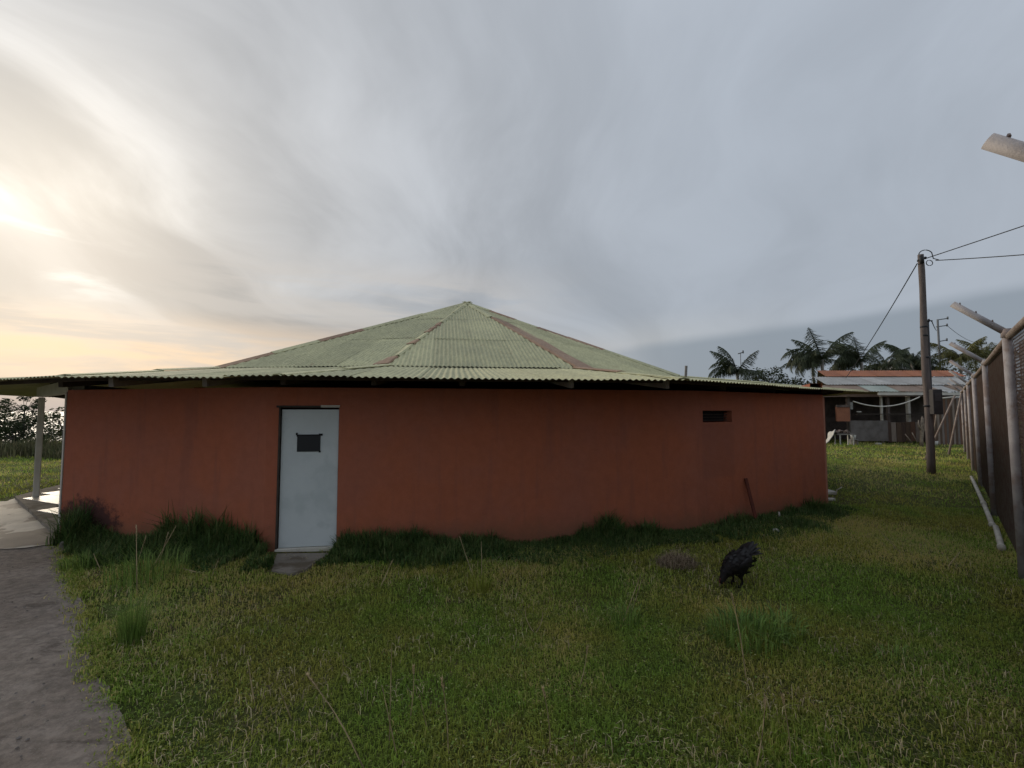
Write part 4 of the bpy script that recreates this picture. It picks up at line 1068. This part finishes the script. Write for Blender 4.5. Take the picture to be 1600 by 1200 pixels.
def tuft(name, px, py, n, rad, h0, h1, w, lean, m, label, seed, cat='grass tuft', group='grass tufts'):
    rng = np.random.default_rng(seed); g = gnd(px, py); a = rng.random(n) * 6.283; r = rad * np.sqrt(rng.random(n))
    x, y = r * np.cos(a), r * np.sin(a)
    me = blade_mesh(name, x, y, np.zeros(n), rng.uniform(h0, h1, n), w * (.6 + .8 * rng.random(n)), np.abs(rng.normal(lean, lean * .6, n)).clip(.02, 1.4), rng, rng.random(n) * .8, a + rng.normal(size=n) * .5)
    o = link(name, me, m); o.location = (g.x, g.y, gzf(g.x, g.y)); tag(o, label, cat, group); return o
tuft('grass_tuft', 205, 1010, 420, .08, .20, .56, .0028, .50, M_TALL, 'tall fine green tuft at the path edge', 1)
tuft('grass_tuft', 1165, 1000, 300, .30, .12, .26, .010, .75, M_TALL, 'broad bladed green tuft in front of the hen', 2)
tuft('grass_tuft', 1215, 990, 160, .22, .10, .22, .010, .8, M_TALL, 'smaller broad bladed tuft right of the hen tuft', 3)
tuft('grass_tuft', 750, 925, 160, .12, .10, .26, .006, .35, M_GRASS, 'thin upright tuft in mid lawn below two tall stalks', 4)
tuft('grass_tuft', 1390, 1030, 60, .12, .06, .16, .007, .8, M_TALL, 'small flattened tuft right of centre lawn', 5)
tuft('grass_tuft', 975, 970, 110, .14, .08, .26, .007, .5, M_TALL, 'thin tuft left of the hen', 6)
tuft('grass_tuft', 130, 885, 260, .22, .10, .26, .008, .6, M_TALL, 'leafy tuft where the path meets the weeds', 7)
tuft('grass_tuft', 235, 905, 420, .40, .10, .40, .005, .45, M_TALL, 'tall tuft under the pale seed heads', 8)
tuft('dark_weed', 1272, 800, 260, .20, .15, .36, .014, .45, M_WEED, 'dark weed at the right corner of the red wall', 9, 'weed', None)
tuft('dark_weed', 1010, 842, 200, .22, .12, .30, .012, .5, M_WEED, 'taller dark weed at mid wall, left of the straw heap', 10, 'weed', None)

# dry stalks, one thing each
def stalk(pb, pt, label, r=.0028, head=0., bend=.0, m=None):
    g = gnd(*pb); g.z = gzf(g.x, g.y) - .01; t = at(*pt, g.y - .05); b = MB()
    pts = []
    for f in np.linspace(0, 1, 8): pts.append(g.lerp(t, f) + Vector((bend * math.sin(math.pi * f), 0, abs(bend) * .4 * math.sin(math.pi * f))))
    b.tube(pts, [(1.35 * r if r > .003 else 1.8 * r) * (1 - .5 * k / 7) for k in range(8)], 5)
    if head:
        rr = random.Random(int(pb[0])); d = (pts[-1] - pts[-2]).normalized()
        for k in range(26):
            q = pts[-1] - d * head * k / 26; a = rr.uniform(0, 6.28)
            s = Vector((math.cos(a), math.sin(a), .5)) * .010; e = q + s + d * .016; w = d.cross(s).normalized() * .003
            b.add([q, q + s * .5 + w, e, q + s * .5 - w], [(0, 1, 2, 3)])
    o = b.build('grass_stalk', m or M_STRAW); me = o.data
    a = me.attributes.new('tint', 'FLOAT', 'FACE'); a.data.foreach_set('value', [random.random() * .9 for _ in me.polygons])
    tag(o, label, 'grass stalk', 'dry grass stalks'); return o
stalk((1166, 1060), (1143, 928), 'long pale stalk ending at the hen', .004, .10, .01)
stalk((572, 1215), (480, 1054), 'long pale stalk leaning left in the bottom foreground', .0035, .10, .02)
stalk((608, 1170), (612, 1012), 'upright dry stalk in the bottom foreground', .0022)
stalk((620, 1190), (597, 1072), 'dry stalk leaning left of the upright foreground one', .0022)
stalk((668, 1150), (655, 1085), 'short faint stalk in the bottom foreground', .002)
stalk((592, 922), (613, 876), 'pale stalk leaning right below the red wall', .005, .06)
stalk((741, 906), (718, 838), 'left of two tall thin stalks at mid wall', .003)
stalk((753, 902), (752, 846), 'right of two tall thin stalks at mid wall', .003)
stalk((398, 1092), (387, 1030), 'thin stalk left in the foreground lawn', .0028)
stalk((456, 1118), (436, 1074), 'short stalk near the long leaning foreground one', .0026)
stalk((375, 1125), (402, 1140), 'pale stalk lying flat in the left foreground', .004)
stalk((836, 988), (848, 956), 'short bent stalk in mid lawn', .004, 0, .02)
stalk((838, 990), (822, 948), 'arched pale stalk in mid lawn', .003, 0, -.04)
stalk((972, 968), (1002, 896), 'thin stalk leaning right, left of the straw heap', .0035)
stalk((985, 955), (1003, 905), 'shorter stalk beside the one left of the straw heap', .003)
stalk((1412, 872), (1366, 820), 'thin stalk leaning left on the right lawn', .004)
stalk((1480, 890), (1500, 862), 'short pale stalk near the fence foot', .005)
stalk((1452, 1075), (1498, 1090), 'stalk lying flat in the right foreground', .0028)
for k, (bp, tp, lab) in enumerate((((700, 1190), (690, 1060), 'tall thin stalk in the bottom centre foreground'), ((860, 1180), (848, 1075), 'thin stalk right of the bottom centre foreground'), ((640, 1130), (646, 1040), 'short upright stalk between the foreground stalks'), ((1236, 1190), (1222, 1085), 'thin stalk in the yellowish grass at bottom right'), ((1180, 1200), (1196, 1090), 'left stalk of the yellowish grass at bottom right'), ((905, 1080), (918, 1010), 'thin stalk in the middle of the lawn'))):
    stalk(bp, tp, lab, .0022, .06, .01)
stalk((214, 930), (213, 822), 'upright seed stalk above the left tuft', .004, .16)
stalk((236, 895), (275, 822), 'right leaning seed stalk above the left tuft', .004, .30, 0, M_STRAW)
stalk((246, 893), (263, 832), 'middle seed stalk above the left tuft', .004, .24)
stalk((212, 890), (228, 838), 'left seed stalk above the left tuft', .004, .2)
stalk((158, 892), (146, 865), 'short stalk by the path corner', .004)
stalk((318, 900), (285, 888), 'nodding pale seed head right of the left tuft', .005, .25, 0)
stalk((330, 905), (342, 872), 'thin stalk right of the nodding seed head', .003)

# straw heap
def straw_heap():
    rng = np.random.default_rng(9); n = 900; g = gnd(1058, 886); a = rng.random(n) * 6.283; r = .24 * np.sqrt(rng.random(n))
    x, y = r * np.cos(a), r * np.sin(a) * .8; z = .14 * (1 - (r / .25) ** 2) * rng.random(n)
    me = blade_mesh('straw_heap', x, y, z, rng.uniform(.06, .20, n), np.full(n, .005), rng.uniform(.9, 1.5, n), rng, rng.random(n))
    o = link('straw_heap', me, M_STRAW2); o.location = (g.x, g.y, 0); tag(o, 'heap of dry straw left of the hen', 'straw heap')
reeds()
M_STRAW2 = leafmat('old_straw', (.27, .21, .145), (.21, .16, .11), (.36, .29, .20), 6, .25, .8)
straw_heap()

# ------------------------------------------------------------------ litter by the wall
M_STAKE = mat('stake_red', (.16, .045, .03), (.11, .035, .025), 8, .8, .3, 40)
sa = po2(1.30, .0) - n2 * .16; sb_ = po2(1.22, .76) - n2 * .03
o = MB().bar(sa, sb_, .05, .03, (0, 1, 0)).build('leaning_stake', M_STAKE, None, bevel=.004); tag(o, 'red brown wooden stake leaning against the right of the wall', 'stake')
g = gnd(1219, 814); o = MB().tube([g, at(1217, 800, g.y)], .014, 8).build('white_peg', M_WHITE, None, True); tag(o, 'small white peg standing in grass before the wall', 'peg')
g = gnd(1214, 836)
b = MB(); b.add([(g.x - .08, g.y, .05), (g.x + .03, g.y - .06, .06), (g.x + .09, g.y + .02, .03), (g.x - .02, g.y + .07, .08), (g.x, g.y, .10)], [(0, 1, 4), (1, 2, 4), (2, 3, 4), (3, 0, 4), (3, 2, 1, 0)])
o = b.build('paper_scrap', M_WHITE); tag(o, 'crumpled white scrap in grass behind the hen', 'scrap')
g = at(1291, 752, 10.6)
o = MB().box((g.x, 10.6, .06), (.34, .22, .07), .4, .12).build('broken_block', M_WHITE, None, bevel=.02); tag(o, 'upper pale block lying past the right wall corner', 'block')
g = at(1296, 780, 9.9); g = gnd(1296, 784)
o = MB().box((g.x, g.y, .05), (.20, .12, .05), -.3, .1).build('broken_block', M_WHITE, None, bevel=.015); tag(o, 'lower pale block lying past the right wall corner', 'block')
g = gnd(1302, 776)
o = MB().tube([g + Vector(q) for q in ((-.25, 0, .16), (-.1, 0, .06), (.06, 0, .05), (.09, 0, .15), (.2, 0, .21))], .014, 6).build('bent_pipe', M_PVC, None, True); tag(o, 'thin bent pale pipe past the right wall corner', 'pipe')
def pebbles():
    rng = np.random.default_rng(4); b = MB(); k = 0
    while k < 420:
        x, y = rng.uniform(-7.5, -1.6), rng.uniform(1.8, 6.2)
        if not inpoly(np.array([x]), np.array([y]), PATH)[0]: continue
        s = rng.uniform(.004, .014); z = gzf(x, y) * .5 + .022
        q = [(x + s * math.cos(a) * rng.uniform(.7, 1.2), y + s * math.sin(a) * rng.uniform(.7, 1.2), z) for a in (0, 1.26, 2.5, 3.77, 5.0)]
        b.add(q + [(x, y, z + s * .7)], [(i, (i + 1) % 5, 5) for i in range(5)]); k += 1
    o = b.build('path_gravel', mat('gravel', (.20, .18, .165), (.12, .105, .095), 40, .9), None); tag(o, 'loose gravel on the worn path', 'gravel', kind='stuff')
pebbles()

# ------------------------------------------------------------------ black hen, pecking
def hen():
    J = [(-.02, 0, .235, .128), (.085, 0, .205, .100), (-.115, 0, .285, .090), (-.175, 0, .340, .050), (.150, 0, .160, .060), (.188, 0, .110, .038), (.212, 0, .062, .033), (.228, 0, .042, .018)]
    Ed = [(0, 1), (0, 2), (2, 3), (1, 4), (4, 5), (5, 6), (6, 7)]
    for s in (-1, 1):
        k = len(J)
        J += [(-.02, s * .055, .165, .052), (.02, s * .058, .115, .027), (-.012, s * .058, .060, .0105), (.0, s * .058, .012, .0105), (.055, s * .058, .006, .007), (.045, s * .058 + .028, .006, .006), (.045, s * .058 - .028, .006, .006), (-.035, s * .058, .006, .006)]
        Ed += [(0, k), (k, k + 1), (k + 1, k + 2), (k + 2, k + 3), (k + 3, k + 4), (k + 3, k + 5), (k + 3, k + 6), (k + 3, k + 7)]
    me = bpy.data.meshes.new('hen'); me.from_pydata([j[:3] for j in J], Ed, []); me.update()
    M = mat('black_feathers', (.010, .009, .010), (.017, .013, .012), 25, .75, .6, 60, spec=.25)
    o = link('hen', me, M)
    o.modifiers.new('skin', 'SKIN').use_smooth_shade = True
    me.skin_vertices.new() if False else None
    for i, j in enumerate(J):
        sv = me.skin_vertices[0].data[i]; sv.radius = (j[3], j[3]); sv.use_root = (i == 0)
    sd = o.modifiers.new('sub', 'SUBSURF'); sd.levels = 2; sd.render_levels = 2
    g = gnd(1152, 917); o.location = (g.x, g.y, gzf(g.x, g.y) + .005); o.rotation_euler = (0, 0, math.atan2(-.36, -.93)); o.scale = (1.02, 1.02, 1.02)
    tag(o, 'black hen pecking at the ground on the right lawn', 'hen')
    MT = mat('tail_feathers_black', (.009, .009, .010), (.015, .012, .012), 20, .6, spec=.35)
    def feather(p, d, L, w, curl, name='tail_feather', mm=MT):
        d = Vector(d).normalized(); sd = d.cross(Vector((0, 0, 1))); sd = sd.normalized() if sd.length > .1 else Vector((0, 1, 0)); up = sd.cross(d)
        vs = []; fs = []; n = 6
        for k in range(n + 1):
            f = k / n; c = Vector(p) + d * L * f + up * curl * f * f; ww = w * math.sin(math.pi * (.18 + .74 * f)) 
            vs += [tuple(c + sd * ww), tuple(c + up * .006), tuple(c - sd * ww)]
            if k: a = (k - 1) * 3; fs += [(a, a + 3, a + 4, a + 1), (a + 1, a + 4, a + 5, a + 2)]
        m2 = bpy.data.meshes.new(name); m2.from_pydata(vs, [], fs); m2.update(); ob = link(name, m2, mm, o, True)
        md = ob.modifiers.new('t', 'SOLIDIFY'); md.thickness = .003; return ob
    for k, (dy, dz, L) in enumerate(((-.75, .55, .14), (-.5, .85, .16), (-.25, 1.05, .175), (-.02, 1.15, .185), (.22, 1.05, .18), (.48, .9, .165), (.72, .6, .145), (-.35, .5, .15), (.35, .5, .15), (0, .7, .17))):
        feather((-.12, dy * .05, .30), (-.62, dy * .75, dz * .95), L * .95, .046, -.05)
    for s in (-1, 1):
        w = MB(); n = 9; prof = [(-.165, .300), (-.10, .332), (-.02, .318), (.06, .270), (.095, .215), (.07, .172), (.0, .172), (-.07, .205), (-.13, .255)]
        cy = .128 * s
        w.add([(x, cy * (.80 if abs(x) < .08 else .62), z) for x, z in prof] + [(-.02, cy * 1.10, .25), (-.02, cy * .5, .25)], [(i, (i + 1) % n, n) if s < 0 else ((i + 1) % n, i, n) for i in range(n)] + [(i, (i + 1) % n, n + 1) for i in range(n)])
        wo = link('wing', w.mesh('wing'), MT, o, True); q = wo.modifiers.new('sub', 'SUBSURF'); q.levels = 1; q.render_levels = 1
    rr = random.Random(5); pl = MB()
    for (cx, cz, r0, n) in ((-.02, .235, .128, 150), (-.115, .285, .092, 110), (.085, .205, .102, 90), (.15, .16, .062, 40)):
        for k in range(n):
            v = Vector((rr.gauss(0, 1), rr.gauss(0, 1), rr.gauss(0, 1))).normalized(); p = Vector((cx, 0, cz)) + v * r0 * .97
            d = (Vector((-.9, 0, .25)) + v * .28 + Vector((0, 0, -.2))).normalized(); sd = d.cross(v); sd = sd.normalized() if sd.length > .05 else Vector((0, 1, 0))
            L = rr.uniform(.03, .05); w = rr.uniform(.009, .015)
            pl.add([p - sd * w * .6, p + sd * w * .6, p + d * L * .6 + sd * w, p + d * L, p + d * L * .6 - sd * w], [(0, 1, 2, 3, 4)])
    link('plumage', pl.mesh('plumage'), MT, o)
    MC = mat('comb_red', (.16, .03, .025), rough=.6)
    c = MB(); pts = [(.19, .09), (.207, .112), (.217, .095), (.233, .100), (.235, .076), (.246, .072), (.238, .052), (.214, .068)]
    c.add([(x, -.004, z) for x, z in pts] + [(x, .004, z) for x, z in pts], [tuple(range(8)), tuple(range(8, 16))[::-1]] + [(i, i + 8, (i + 1) % 8 + 8, (i + 1) % 8) for i in range(8)])
    link('comb', c.mesh('comb'), MC, o)
    bk = MB().tube([(.232, 0, .044), (.258, 0, .010)], [.010, .001], 6); link('beak', bk.mesh('beak'), mat('beak_horn', (.20, .15, .09), rough=.5), o, True)
    for s in (-1, 1):
        ey = MB().tube([(.218, s * .029, .060), (.218, s * .035, .060)], [.006, .003], 6); link('eye', ey.mesh('eye'), mat('eye_amber', (.20, .08, .02), rough=.2), o, True)
hen()
